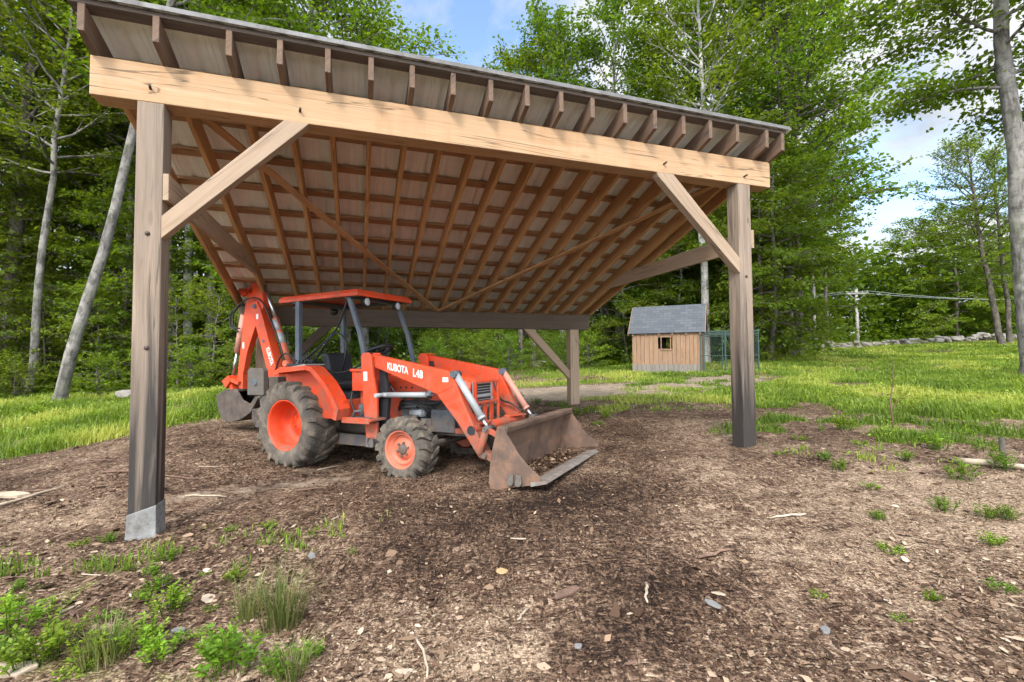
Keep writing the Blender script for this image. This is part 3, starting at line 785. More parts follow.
# lines along the engine
rnd = random.Random(5)
for k in range(7):
    z0 = .78 + .03 * k; x0 = 1.32 + .02 * k
    m = MB(); m.tube([(x0, -.27 - .01 * (k % 3), z0 - .1), (x0 + .12, -.30 - .012 * (k % 3), z0 + rnd.uniform(-.06, .03)), (x0 + .35, -.29 - .01 * (k % 3), z0 + rnd.uniform(-.08, .02)), (x0 + .55, -.25, z0 - .12)], .010, 6)
    part(m, 'hose', M['rubberhose'], bevel=0)
# bonnet
m = MB(); m.smooth = False
secs = [(1.02, .26, .86, 1.20), (1.4, .27, .88, 1.205), (2.0, .27, .88, 1.19), (2.34, .265, .88, 1.165), (2.43, .25, .90, 1.12)]
rows = []
for x, hw, zb_, zt_ in secs:
    rows.append([(x, -hw, zb_), (x, -hw, zt_ - .10), (x, -hw + .03, zt_ - .035), (x, -hw + .1, zt_), (x, hw - .1, zt_), (x, hw - .03, zt_ - .035), (x, hw, zt_ - .10), (x, hw, zb_)])
for a, b in zip(rows[:-1], rows[1:]):
    for k in range(7): m.face([a[k], b[k], b[k + 1], a[k + 1]])
m.face(rows[0][::-1]); m.face(rows[-1])
hood = part(m, 'bonnet', M['orange'], bevel=.012)
m = MB()
for k in range(3): m.tube([(1.42 + .09 * k, -.274, 1.03 + .0 * k), (1.42 + .09 * k, -.279, 1.03)], .014, 8)
m.box(1.20, 1.9, -.276, -.272, .90, .98)
m.build('side_vent', M['black'], hood)
# grille
m = MB(); m.box(2.432, 2.444, -.215, .215, .80, 1.09)
gr = part(m, 'grille', M['black'], bevel=.004)
m = MB()
for k in range(9): m.box(2.445, 2.451, -.2, .2, .815 + k * .032, .821 + k * .032)
for y in (-.215, .215): m.box(2.445, 2.458, y - .012, y + .012, .8, 1.09)
for z in (.80, .93, 1.09): m.box(2.445, 2.458, -.225, .225, z - .012, z + .012)
m.build('grille_bars', M['silver'], gr)
# brush guard: orange bars in front of the grille
m = MB()
for y in (-.27, .27): m.box(2.50, 2.53, y - .018, y + .018, .50, 1.12)
for z, h_ in ((.86, .016), (1.10, .012)): m.box(2.505, 2.527, -.30, .30, z - h_, z + h_)
m.box(2.40, 2.53, -.3, .3, .46, .53)
for y in (-.27, .27): m.box(2.24, 2.52, y - .02, y + .02, .50, .56)
for y in (-.18, -.02, .14): m.box(2.48, 2.50, y - .04, y + .04, .53, .85)
part(m, 'brush_guard', M['orange'], bevel=.005)
# loader
ARM = [(1.13, 1.33), (1.15, 1.455), (1.27, 1.445), (2.36, 1.24), (2.43, 1.18), (2.58, .86), (2.76, .52), (2.86, .36), (2.83, .30), (2.75, .32), (2.50, .66), (2.21, .985), (2.08, 1.03), (1.32, 1.285)]
def text_mesh(body, size, name, mat, parent, origin, xdir, ydir, shear=.0, bold=.012, sx=1.0):
    cu = bpy.data.curves.new('lettering', 'FONT'); cu.body = body; cu.size = size; cu.shear = shear; cu.offset = bold * size
    cu.space_character = 1.02; cu.align_x = 'LEFT'
    to = bpy.data.objects.new('lettering_curve', cu); col.objects.link(to)
    dg = bpy.context.evaluated_depsgraph_get(); me = bpy.data.meshes.new_from_object(to.evaluated_get(dg))
    bpy.data.objects.remove(to)
    xd = Vector(xdir).normalized(); yd = Vector(ydir).normalized(); zd = xd.cross(yd)
    for v in me.vertices: v.co = Vector(origin) + xd * v.co.x * sx + yd * v.co.y + zd * v.co.z
    me.materials.clear(); me.materials.append(mat)
    o = bpy.data.objects.new(name, me); col.objects.link(o); o.parent = parent
    return o
for s in (-1, 1):
    y0, y1 = s * .50, s * .605
    m = MB(); m.prism(ARM, xz, min(y0, y1), max(y0, y1))
    am = part(m, 'loader_arm', M['orange'], bevel=.008)
    m = MB(); m.prism([(2.14, 1.01), (2.15, 1.275), (2.36, 1.235), (2.425, 1.175), (2.47, 1.085), (2.22, .985)], xz, s * .606 if s > 0 else s * .611, s * .611 if s > 0 else s * .606)
    m.build('knee_plate', M['orange'], am, .002)
    for (px_, pz_, r_) in ((1.2, 1.395, .035), (2.12, 1.0, .024)):
        m = MB(); m.tube([(px_, s * .49, pz_), (px_, s * .632, pz_)], r_, 12); m.build('pivot_pin', M['block'], am)
    if s < 0:
        text_mesh('KUBOTA', .118, 'lettering', M['white'], am, (1.50, -.6085, 1.268), (1, 0, -.19), (.0, 0, 1), 0, .03, .66)
        text_mesh('L48', .125, 'lettering', M['white'], am, (1.88, -.6085, 1.185), (1, 0, -.19), (.0, 0, 1), 0, .03, .78)
        m = MB(); m.box(2.30, 2.375, -.6135, -.6115, 1.12, 1.17); m.build('decal', M['white'], am)
    # upright
    m = MB()
    for a, b in ((.618, .650), (.455, .487)):
        lo, hi = sorted((s * a, s * b))
        m.prism([(1.20, .44), (1.375, .44), (1.375, .93), (1.315, 1.2), (1.29, 1.42), (1.25, 1.47), (1.16, 1.47), (1.12, 1.43), (1.13, 1.2)], xz, lo, hi)
    lo, hi = sorted((s * .487, s * .618)); m.prism([(1.205, .47), (1.30, .47), (1.26, 1.15), (1.15, 1.15)], xz, lo, hi)
    up = part(m, 'loader_post', M['orange'], bevel=.005)
    m = MB()
    m.tube([(1.29, s * .36, .40), (1.29, s * .66, .40)], .062, 18, cap=False); m.tube([(1.29, s * .36, .40), (1.29, s * .60, .40)], .048, 14)
    m.build('mount_tube', M['block'], up)
    m = MB(); lo, hi = sorted((s * .651, s * .6525)); m.box(1.165, 1.225, lo, hi, 1.13, 1.24); m.build('decal', M['white'], up)
    m = MB(); m.prism([(1.30, .46), (1.40, .50), (1.44, .95), (1.36, 1.36), (1.30, 1.36)], xz, *sorted((s * .47, s * .53))); m.build('arm_bracket', M['black'], up, .004)
    # lift ram
    m = MB(); m.tube([(1.36, s * .552, .955), (1.50, s * .552, .957)], .03, 12); m.tube([(1.46, s * .552, .957), (2.03, s * .552, .97)], .033, 14); m.tube([(2.02, s * .552, .97), (2.14, s * .552, .985)], .02, 10)
    m.tube([(1.36, s * .49, .955), (1.36, s * .66, .955)], .026, 12)
    part(m, 'lift_cylinder', M['silver'], bevel=0)
    # bucket ram
    a, b = Vector((2.44, s * .56, 1.205)), Vector((2.85, s * .56, .62))
    d = b - a
    m = MB(); m.tube([a, a + d * .8], .040, 14); m.tube([a + d * .78, a + d * .82], .046, 14)
    bc = part(m, 'bucket_cylinder', M['silver'] if s < 0 else M['orange_pink'], bevel=0)
    m = MB(); m.tube([a + d * .8, b], .021, 10); m.tube([b + Vector((0, -.05, 0)), b + Vector((0, .05, 0))], .028, 12); m.build('cylinder_rod', M['chrome'], bc)
    m = MB(); m.tube([a + Vector((0, -.06, 0)), a + Vector((0, .06, 0))], .042, 12); m.build('cylinder_pin', M['block'], bc)
    # bell crank links
    m = MB(); m.tube([(2.78, s * .64, .38), (2.82, s * .635, .50), (2.86, s * .62, .64)], [.04, .045, .04], 12); m.bar((2.86, s * .60, .62), (3.05, s * .60, .54), .05, .05)
    m.bar((2.82, s * .56, .36), (3.04, s * .56, .26), .10, .07)
    part(m, 'curl_link', M['orange'], bevel=.004)
    for q_ in ((2.86, .63, .67), (2.83, .355, .65), (3.035, .27, .63)):
        m = MB(); m.tube([(q_[0], s * .49, q_[1]), (q_[0], s * q_[2], q_[1])], .03, 12); part(m, 'pivot_pin', M['block'], bevel=0)
m = MB(); m.tube([(2.66, -.606, .60), (2.66, .606, .60)], .064, 20, cap=False); m.tube([(2.66, -.60, .60), (2.66, .60, .60)], .05, 16)
xt = part(m, 'cross_tube', M['orange'], bevel=0)
m = MB(); m.lathe([(0, 0), (.052, 0)], lambda a, b, t_: (2.66 + a, -.6065, .60 + b), 20); m.build('bore_shade_disc', M['black'], xt)  # flat black disc in place of a hole, its inner shade painted on
for s in (-1, 1):
    m = MB(); m.prism([(2.52, s * .50), (2.80, s * .50), (2.70, s * .22), (2.62, s * .22)], lambda a, b, t_: (a, b, t_), .655, .672)
    m.build('gusset', M['orange'], xt, .003)
# loader bucket
HB = .915
m = MB()
th_ = .012
poly_back = [(3.08, .10), (3.065, .20), (3.09, .45), (3.16, .69)]
for (a, b) in zip(poly_back[:-1], poly_back[1:]):
    m.hexa([(a[0], -HB, a[1]), (a[0] + .014, -HB, a[1]), (a[0] + .014, HB, a[1]), (a[0], HB, a[1]), (b[0], -HB, b[1]), (b[0] + .014, -HB, b[1]), (b[0] + .014, HB, b[1]), (b[0], HB, b[1])])
m.prism([(3.075, .094), (3.60, .202), (3.60, .216), (3.075, .110)], xz, -HB, HB)
m.prism([(3.145, .655), (3.265, .69), (3.26, .715), (3.15, .71)], xz, -HB, HB)
m.prism([(3.24, .655), (3.255, .655), (3.268, .70), (3.25, .70)], xz, -HB, HB)
side = [(3.07, .094), (3.56, .196), (3.61, .225), (3.60, .268), (3.46, .38), (3.375, .47), (3.325, .55), (3.26, .64), (3.235, .70), (3.155, .705), (3.08, .42), (3.055, .2)]
for s in (-1, 1):
    m.prism(side, xz, *sorted((s * HB, s * (HB + .014))))
bk = part(m, 'loader_bucket', M['steel'], bevel=.003)
m = MB(); m.prism([(3.50, .172), (3.665, .212), (3.668, .222), (3.60, .232), (3.50, .214)], xz, -HB - .016, HB + .016)
m.build('cutting_edge', M['edge'], bk, .003)
for s in (-1, 1):
    for x in (3.30, 3.385):
        m = MB(); m.tube([(x, s * (HB + .014), .20), (x, s * (HB + .05), .20)], .034, 12); m.box(x - .028, x + .028, *sorted((s * (HB + .014), s * (HB + .036))), .20, .27)
        m.build('bucket_lug', M['pad'], bk, .004)
for y in (-.62, -.5, .5, .62):
    m = MB(); m.prism([(3.06, .18), (3.0, .28), (2.97, .45), (3.02, .62), (3.13, .66)], xz, y - .008, y + .008)
    m.build('bucket_bracket', M['steel'], bk, .002)
# mudguards
for s in (-1, 1):
    out, inn = .885, .69
    path = [(-.16, 1.245), (-.06, 1.29), (.44, 1.325), (.54, 1.30), (.75, 1.13), (.90, .95), (.985, .80), (.95, .67)]
    m = MB()
    for (a, b) in zip(path[:-1], path[1:]):
        d = Vector((b[0] - a[0], b[1] - a[1])).normalized(); n = Vector((d.y, -d.x)) * .03
        lo, hi = sorted((s * inn, s * out))
        m.hexa([(a[0] + n.x, lo, a[1] + n.y), (b[0] + n.x, lo, b[1] + n.y), (b[0] + n.x, hi, b[1] + n.y), (a[0] + n.x, hi, a[1] + n.y), (a[0], lo, a[1]), (b[0], lo, b[1]), (b[0], hi, b[1]), (a[0], hi, a[1])])
        # rolled outer lip
        lo, hi = sorted((s * (out - .012), s * (out + .006)))
        n2 = n * 1.75
        m.hexa([(a[0] + n2.x, lo, a[1] + n2.y), (b[0] + n2.x, lo, b[1] + n2.y), (b[0] + n2.x, hi, b[1] + n2.y), (a[0] + n2.x, hi, a[1] + n2.y), (a[0] - n.x * .2, lo, a[1] - n.y * .2), (b[0] - n.x * .2, lo, b[1] - n.y * .2), (b[0] - n.x * .2, hi, b[1] - n.y * .2), (a[0] - n.x * .2, hi, a[1] - n.y * .2)])
    lo, hi = sorted((s * inn, s * (inn + .012)))
    m.prism([(-.16, 1.2), (-.06, 1.26), (.44, 1.29), (.54, 1.27), (.75, 1.1), (.90, .92), (.94, .8), (.92, .66), (.3, .66), (-.16, .9)], xz, lo, hi)
    fd = part(m, 'mudguard', M['orange'], bevel=0)
    m = MB(); lo, hi = sorted((s * .56, s * .87))
    m.prism([(-.14, 1.262), (.40, 1.328), (.40, 1.345), (-.14, 1.28)], xz, lo, hi)
    m.build('mudguard_tray', M['silver'], fd, .004)
    m = MB(); m.box(-.02, .34, *sorted((s * .58, s * .80)), 1.325, 1.352); m.build('tray_shade_slab', M['black'], fd, .003)  # solid black slab, the shade of an opening given as colour
# foot platform
for s in (-1, 1):
    m = MB(); m.box(.93, 1.40, *sorted((s * .20, s * .78)), .655, .685); m.box(.90, .95, *sorted((s * .30, s * .78)), .685, .90); m.box(1.38, 1.40, *sorted((s * .2, s * .44)), .68, .98)
    m.box(.94, 1.38, *sorted((s * .77, s * .79)), .63, .70)
    fp = part(m, 'foot_platform', M['orange'], bevel=.006)
    m = MB(); m.box(.98, 1.33, *sorted((s * .42, s * .74)), .686, .694); m.build('tread_mat', M['block'], fp, .003)
m = MB(); m.box(1.05, 1.2, -.62, -.44, .70, .84)
m.tube([(1.02, -.68, .70), (1.05, -.68, .76), (1.16, -.68, .77)], .018, 8); part(m, 'pedal', M['block'], bevel=.01)
m = MB(); m.box(.90, 1.10, -.58, -.38, 1.0, 1.24); m.box(.88, 1.13, -.60, -.36, 1.24, 1.275); m.box(.96, 1.05, -.5, -.42, .7, 1.0)
part(m, 'valve_box', M['orange'], bevel=.008)
for k in range(4):
    m = MB(); m.tube([(.95 + .04 * k, -.44, 1.27), (.94 + .05 * k, -.44 - .02 * k, 1.43 + .01 * k)], .008, 6); m.lathe([(0, .02), (.016, .012), (.02, 0), (.014, -.015), (0, -.02)], lambda a, b, t_, k=k: (.94 + .05 * k + a, -.44 - .02 * k + b, 1.44 + .01 * k + t_), 8); part(m, 'control_lever', M['black'], bevel=0)
# dash, steering wheel, seat
m = MB(); m.prism([(1.0, .84), (1.22, .84), (1.22, 1.28), (1.10, 1.36), (.98, 1.28)], xz, -.22, .22); part(m, 'dashboard', M['orange'], bevel=.015)
m = MB(); m.tube([(1.08, 0, 1.28), (.86, 0, 1.49)], .025, 10)
ax = Vector((-.35, 0, .93)).normalized(); e1 = Vector((0, 1, 0)); e2 = ax.cross(e1)
ring = [Vector((.80, 0, 1.51)) + e1 * .19 * math.cos(a) + e2 * .19 * math.sin(a) for a in np.linspace(0, 2 * PI, 29)]
m.tube(ring, .024, 8, cap=False)
for a in (0.5, 2.6, 4.7): m.tube([(.80, 0, 1.49), Vector((.80, 0, 1.51)) + (e1 * math.cos(a) + e2 * math.sin(a)) * .19], .014, 6)
part(m, 'steering_wheel', M['black'], bevel=0)
m = MB(); m.box(.08, .58, -.24, .24, .98, 1.10); m.prism([(.02, 1.08), (.16, 1.08), (.06, 1.50), (-.06, 1.50)], xz, -.23, .23)
part(m, 'seat', M['black'], bevel=.04, seg=4)
m = MB(); m.box(.1, .52, -.2, .2, .82, .98); part(m, 'seat_mount', M['block'], bevel=.01)
# roll frame
for (xb, xt_, yb, zb_, zt_) in ((-.17, -.17, -.50, 1.15, 2.22), (-.39, -.39, .50, 1.15, 2.22)):
    m = MB(); m.bar((xb, yb, zb_), (xt_, yb, zt_), .065, .075, (1, 0, 0)); part(m, 'roof_post', M['frame_grey'], bevel=.008)
for s in (-1, 1):
    m = MB(); m.bar((1.07, s * .47, 1.18), (.93, s * .47, 1.74), .05, .06, (1, 0, 0)); m.bar((.932, s * .47, 1.73), (.72, s * .46, 2.24), .05, .06, (1, 0, 0)); part(m, 'roof_post', M['frame_grey'], bevel=.008)
# canopy
m = MB()
XR, XF, CW = -.545, .945, .535
m.hexa([(XR, -CW, 2.255), (XF, -CW, 2.255), (XF, CW, 2.255), (XR, CW, 2.255), (XR + .03, -CW + .03, 2.295), (XF - .03, -CW + .03, 2.295), (XF - .03, CW - .03, 2.295), (XR + .03, CW - .03, 2.295)])
for a in ((XR, XF, -CW, -CW + .02), (XR, XF, CW - .02, CW), (XR, XR + .02, -CW + .02, CW - .02), (XF - .02, XF, -CW + .02, CW - .02)):
    m.box(a[0], a[1], a[2], a[3], 2.205, 2.2555)
cn = part(m, 'canopy', M['orange'], bevel=.008)
m = MB()
for y in (-.47, .47): m.bar((XR + .03, y, 2.225), (XF - .03, y, 2.225), .05, .05)
for x in (-.28, .72): m.bar((x, -.5, 2.215), (x, .5, 2.215), .06, .06)
m.build('canopy_frame', M['frame_grey'], cn, .004)
for (x, y, dx) in ((.86, -.30, 1), (.86, .30, 1), (-.40, -.34, -1), (-.42, .34, -1)):
    m = MB(); m.smooth = True
    m.lathe([(0, -.06), (.035, -.055), (.052, -.02), (.056, .03), (.05, .034)], lambda a, b, t_: (x + dx * t_, y + a, 2.15 + b), 18)
    m.box(x - .012, x + .012, y - .012, y + .012, 2.19, 2.25)
    lp = part(m, 'work_lamp', M['black'], bevel=0)
    m = MB(); m.lathe([(.05, .031), (.03, .04), (0, .043)], lambda a, b, t_: (x + dx * t_, y + a, 2.15 + b), 18); m.build('lamp_lens', M['lamp'], lp)
# digging arm
m = MB(); m.box(-1.22, -.86, -.2, .2, .42, 1.02); m.box(-1.30, -1.08, -.14, .14, .55, 1.16); m.box(-1.0, -.84, -.62, .62, .52, .72)
part(m, 'swing_frame', M['hoesteel'], bevel=.012)
BOOM = [(-1.04, 1.10), (-1.15, 1.32), (-1.35, 1.75), (-1.48, 2.06), (-1.57, 2.25), (-1.66, 2.375), (-1.77, 2.33), (-1.77, 2.16), (-1.63, 1.85), (-1.46, 1.45), (-1.32, 1.11), (-1.24, 1.0), (-1.08, .98)]
m = MB(); BOOM = [(-1.50 + (x + 1.50) * .93 - .05, z) for x, z in BOOM]; m.prism(BOOM, xz, -.075, .075)
bo = part(m, 'boom', M['orange'], bevel=.008)
text_mesh('KUBOTA', .115, 'lettering', M['white'], bo, (-1.455, -.0785, 1.60), (.40, 0, -.916), (.916, 0, .40), 0, .03, .62)
m = MB(); m.box(-1.70, -1.65, -.0785, -.076, 2.08, 2.16); m.build('decal', M['white'], bo)
for q_ in ((-1.74, 2.29, .10, .035), (-1.52, 1.72, .083, .03), (-1.14, 1.12, .12, .04)):
    m = MB(); m.tube([(q_[0], -q_[2], q_[1]), (q_[0], q_[2], q_[1])], q_[3], 12); m.build('pivot_pin', M['block'], bo)
DIP = [(-1.84, 2.69), (-1.66, 2.68), (-1.58, 2.60), (-1.50, 2.30), (-1.66, 1.90), (-1.83, 1.55), (-1.93, 1.20), (-2.03, .95), (-2.13, .97), (-2.17, 1.13), (-2.10, 1.56), (-2.02, 2.10), (-1.98, 2.30)]
m = MB(); DIP = [(x - .05 - (.09 if x > -1.95 and z < 2.1 else 0), z) for x, z in DIP]; m.prism(DIP, xz, -.05, .05)
dp = part(m, 'dipper', M['orange'], bevel=.008)
m = MB(); m.box(-2.08, -2.04, -.0535, -.051, 1.62, 1.72); m.build('decal', M['white'], dp)
m = MB(); m.tube([(-1.98, -.09, 2.50), (-2.08, -.09, 2.56)], .045, 12); m.tube([(-2.10, -.1, 2.57), (-2.10, .1, 2.57)], .04, 12); m.bar((-1.85, 0, 2.55), (-2.10, 0, 2.58), .1, .08); m.build('dipper_ear', M['orange'], dp, .004)
m = MB(); m.tube([(-1.34, 0, 2.08), (-1.02, 0, 1.36)], .052, 16); m.tube([(-1.02, -.08, 1.36), (-1.02, .08, 1.36)], .05, 14)
cy = part(m, 'dipper_cylinder', M['orange_faded'], bevel=0)
m = MB(); m.tube([(-1.33, 0, 2.05), (-1.25, 0, 1.87)], .055, 16); m.tube([(-1.23, 0, 1.83), (-1.16, 0, 1.67)], .0555, 16); m.build('cylinder_band', M['silver'], cy)
m = MB(); m.tube([(-1.60, 0, 2.62), (-1.34, 0, 2.08)], .026, 12); m.build('cylinder_rod', M['chrome'], cy)
m = MB(); m.tube([(-2.13, 0, 2.18), (-2.30, 0, 1.56)], .052, 16)
c2_ = part(m, 'bucket_curl_cylinder', M['orange_pink'], bevel=0)
m = MB(); m.tube([(-2.295, 0, 1.58), (-2.43, 0, 1.12)], .022, 10); m.build('cylinder_rod', M['chrome'], c2_)
m = MB(); m.bar((-2.12, 0, 1.05), (-2.44, 0, 1.13), .2, .06); m.bar((-2.42, 0, 1.13), (-2.34, 0, .93), .14, .07); m.prism([(-2.54, 1.09), (-2.36, 1.18), (-2.31, 1.09), (-2.44, .96)], xz, -.11, .11)
part(m, 'bucket_linkage', M['orange'], bevel=.006)
# digging bucket
arc = [(-2.49, .86), (-2.46, .70), (-2.41, .56), (-2.31, .46), (-2.11, .435), (-1.85, .49), (-1.62, .60), (-1.42, .84)]
top = [(-1.50, .86), (-1.62, .74), (-1.80, .80), (-1.92, .93), (-2.30, .93)]
m = MB()
for s in (-1, 1): m.prism(arc + top, xz, *sorted((s * .21, s * .225)))
for a, b in zip(arc[:-1], arc[1:]):
    d = Vector((b[0] - a[0], b[1] - a[1])).normalized(); n = Vector((-d.y, d.x)) * .014
    m.hexa([(a[0], -.21, a[1]), (b[0], -.21, b[1]), (b[0], .21, b[1]), (a[0], .21, a[1]), (a[0] + n.x, -.21, a[1] + n.y), (b[0] + n.x, -.21, b[1] + n.y), (b[0] + n.x, .21, b[1] + n.y), (a[0] + n.x, .21, a[1] + n.y)])
m.prism([(-2.49, .86), (-2.30, .95), (-1.95, .96), (-1.95, .93), (-2.30, .92), (-2.47, .84)], xz, -.21, .21)
hb = part(m, 'digging_bucket', M['hoesteel'], bevel=.004)
for y in (-.18, -.06, .06, .18):
    m = MB(); m.prism([(-1.46, .80), (-1.30, .94), (-1.42, .87), (-1.50, .84)], xz, y - .03, y + .03)
    m.build('bucket_tooth', M['edge'], hb, .003)
# stabilisers, folded up
for s in (-1, 1):
    m = MB(); m.prism([(-1.16, .91), (-1.16, 1.26), (-1.12, 1.30), (-.84, 1.30), (-.80, 1.26), (-.80, .91)], xz, *sorted((s * .50, s * .58)))
    m.bar((-.92, s * .46, .62), (-.98, s * .47, 1.18), .08, .1, (1, 0, 0))
    stb = part(m, 'stabiliser', M['pad'], bevel=.01)
    m = MB(); m.tube([(-.98, s * .48, 1.1), (-.98, s * .60, 1.1)], .05, 12); m.build('pivot_pin', M['block'], stb)
# control stand for the digging arm and its hoses
m = MB(); m.box(-.72, -.50, -.28, .28, .95, 1.26); m.box(-.78, -.48, -.35, .35, 1.26, 1.31); part(m, 'rear_console', M['orange'], bevel=.01)
for k in range(6):
    m = MB(); m.tube([(-.62, -.25 + .1 * k, 1.28), (-.55 - .02 * (k % 2), -.25 + .1 * k, 1.52)], .009, 6); part(m, 'control_lever', M['black'], bevel=0)
for k in range(6):
    m = MB(); m.tube([(-.05 + .07 * k, -.66, 1.35), (-.04 + .07 * k, -.64 - .01 * k, 1.40)], .012, 6); part(m, 'control_lever', M['black'], bevel=0)
hoses = [
    [(-.1, -.45, 1.42), (.25, -.50, 1.30), (.55, -.48, 1.22), (.85, -.45, 1.30), (1.0, -.42, 1.45)],
    [(-.3, -.30, 1.40), (.1, -.42, 1.55), (.45, -.42, 1.80), (.62, -.44, 2.05), (.68, -.44, 2.2)],
    [(.0, -.4, 1.36), (.3, -.45, 1.62), (.50, -.45, 1.75), (.66, -.45, 1.62), (.64, -.45, 1.40), (.55, -.4, 1.25)],
    [(-.6, -.2, 1.3), (-.2, -.35, 1.42), (.2, -.46, 1.28), (.6, -.5, 1.12), (.9, -.48, 1.1)],
    [(-.5, -.2, 1.3), (-.8, -.18, 1.5), (-1.05, -.13, 1.45), (-1.2, -.1, 1.25)],
    [(-1.0, -.06, 1.3), (-1.2, -.06, 1.75), (-1.38, -.08, 2.1), (-1.5, -.12, 2.34), (-1.72, -.13, 2.42), (-2.0, -.13, 2.36), (-2.2, -.13, 2.2), (-2.22, -.12, 1.98), (-2.1, -.09, 1.95)],
    [(-2.0, -.10, 2.34), (-2.26, -.12, 2.22), (-2.30, -.12, 2.0), (-2.16, -.08, 1.9)],
    [(2.36, .62, 1.12), (2.28, .62, .9), (2.40, .62, .72), (2.58, .62, .78)],
    [(2.34, .45, 1.1), (2.46, .43, .86), (2.62, .43, .80), (2.76, .46, .70)],
    [(1.36, -.43, 1.1), (1.55, -.44, .92), (1.9, -.45, .86), (2.2, -.46, .9), (2.42, -.45, 1.05)],
    [(2.40, -.48, 1.18), (2.52, -.45, 1.0), (2.62, -.45, .82), (2.7, -.47, .7)],
    [(.95, -.62, 1.0), (.97, -.66, .86), (1.05, -.66, .74)],
]
def spline(P, n=5):
    P = [Vector(p) for p in P]; Q = []
    for i in range(len(P) - 1):
        p0, p1, p2, p3 = P[max(i - 1, 0)], P[i], P[i + 1], P[min(i + 2, len(P) - 1)]
        for k in range(n):
            t_ = k / n
            Q.append(.5 * ((2 * p1) + (p2 - p0) * t_ + (2 * p0 - 5 * p1 + 4 * p2 - p3) * t_ ** 2 + (3 * p1 - p0 - 3 * p2 + p3) * t_ ** 3))
    Q.append(P[-1]); return Q
for h in hoses:
    m = MB(); m.tube(spline(h), .0125, 8); part(m, 'hose', M['rubberhose'], bevel=0)
tr_mat = Matrix.Translation((-2.535, 6.8, -.054)) @ Matrix.Rotation(TH, 4, 'Z') @ Matrix.Rotation(-TT, 4, 'Y')
# bark and dirt left in the loader bucket
N = 900
bx = rng.uniform(3.09, 3.42, N); by = rng.uniform(-.60, .75, N)
hgt = np.maximum(0, .09 * (1 - ((bx - 3.17) / .28) ** 2) * (1 - ((by - .05) / .85) ** 2)) * rng.uniform(.3, 1, N)
bz = .112 + (bx - 3.075) * .205 + hgt
P = np.stack([bx, by, bz], -1)
d = unit(rng.normal(size=(N, 3)) * [1, 1, .35]); n = unit(rng.normal(size=(N, 3)) * [.5, .5, .4] + [0, 0, 1])
q = leaf_quads(P, d, n, rng.uniform(.02, .075, N), .3, .15)
W4 = np.array(tr_mat)
q = q @ W4[:3, :3].T + W4[:3, 3]
o = bpy.data.objects.new('bark_scraps', polys_mesh('bark_scraps', [q], [rng.uniform(.2, .8, N)], M['litter'])); col.objects.link(o)
tag(o, 'loose bark scraps and dirt lying in the front loader bucket', 'bark', kind='stuff')

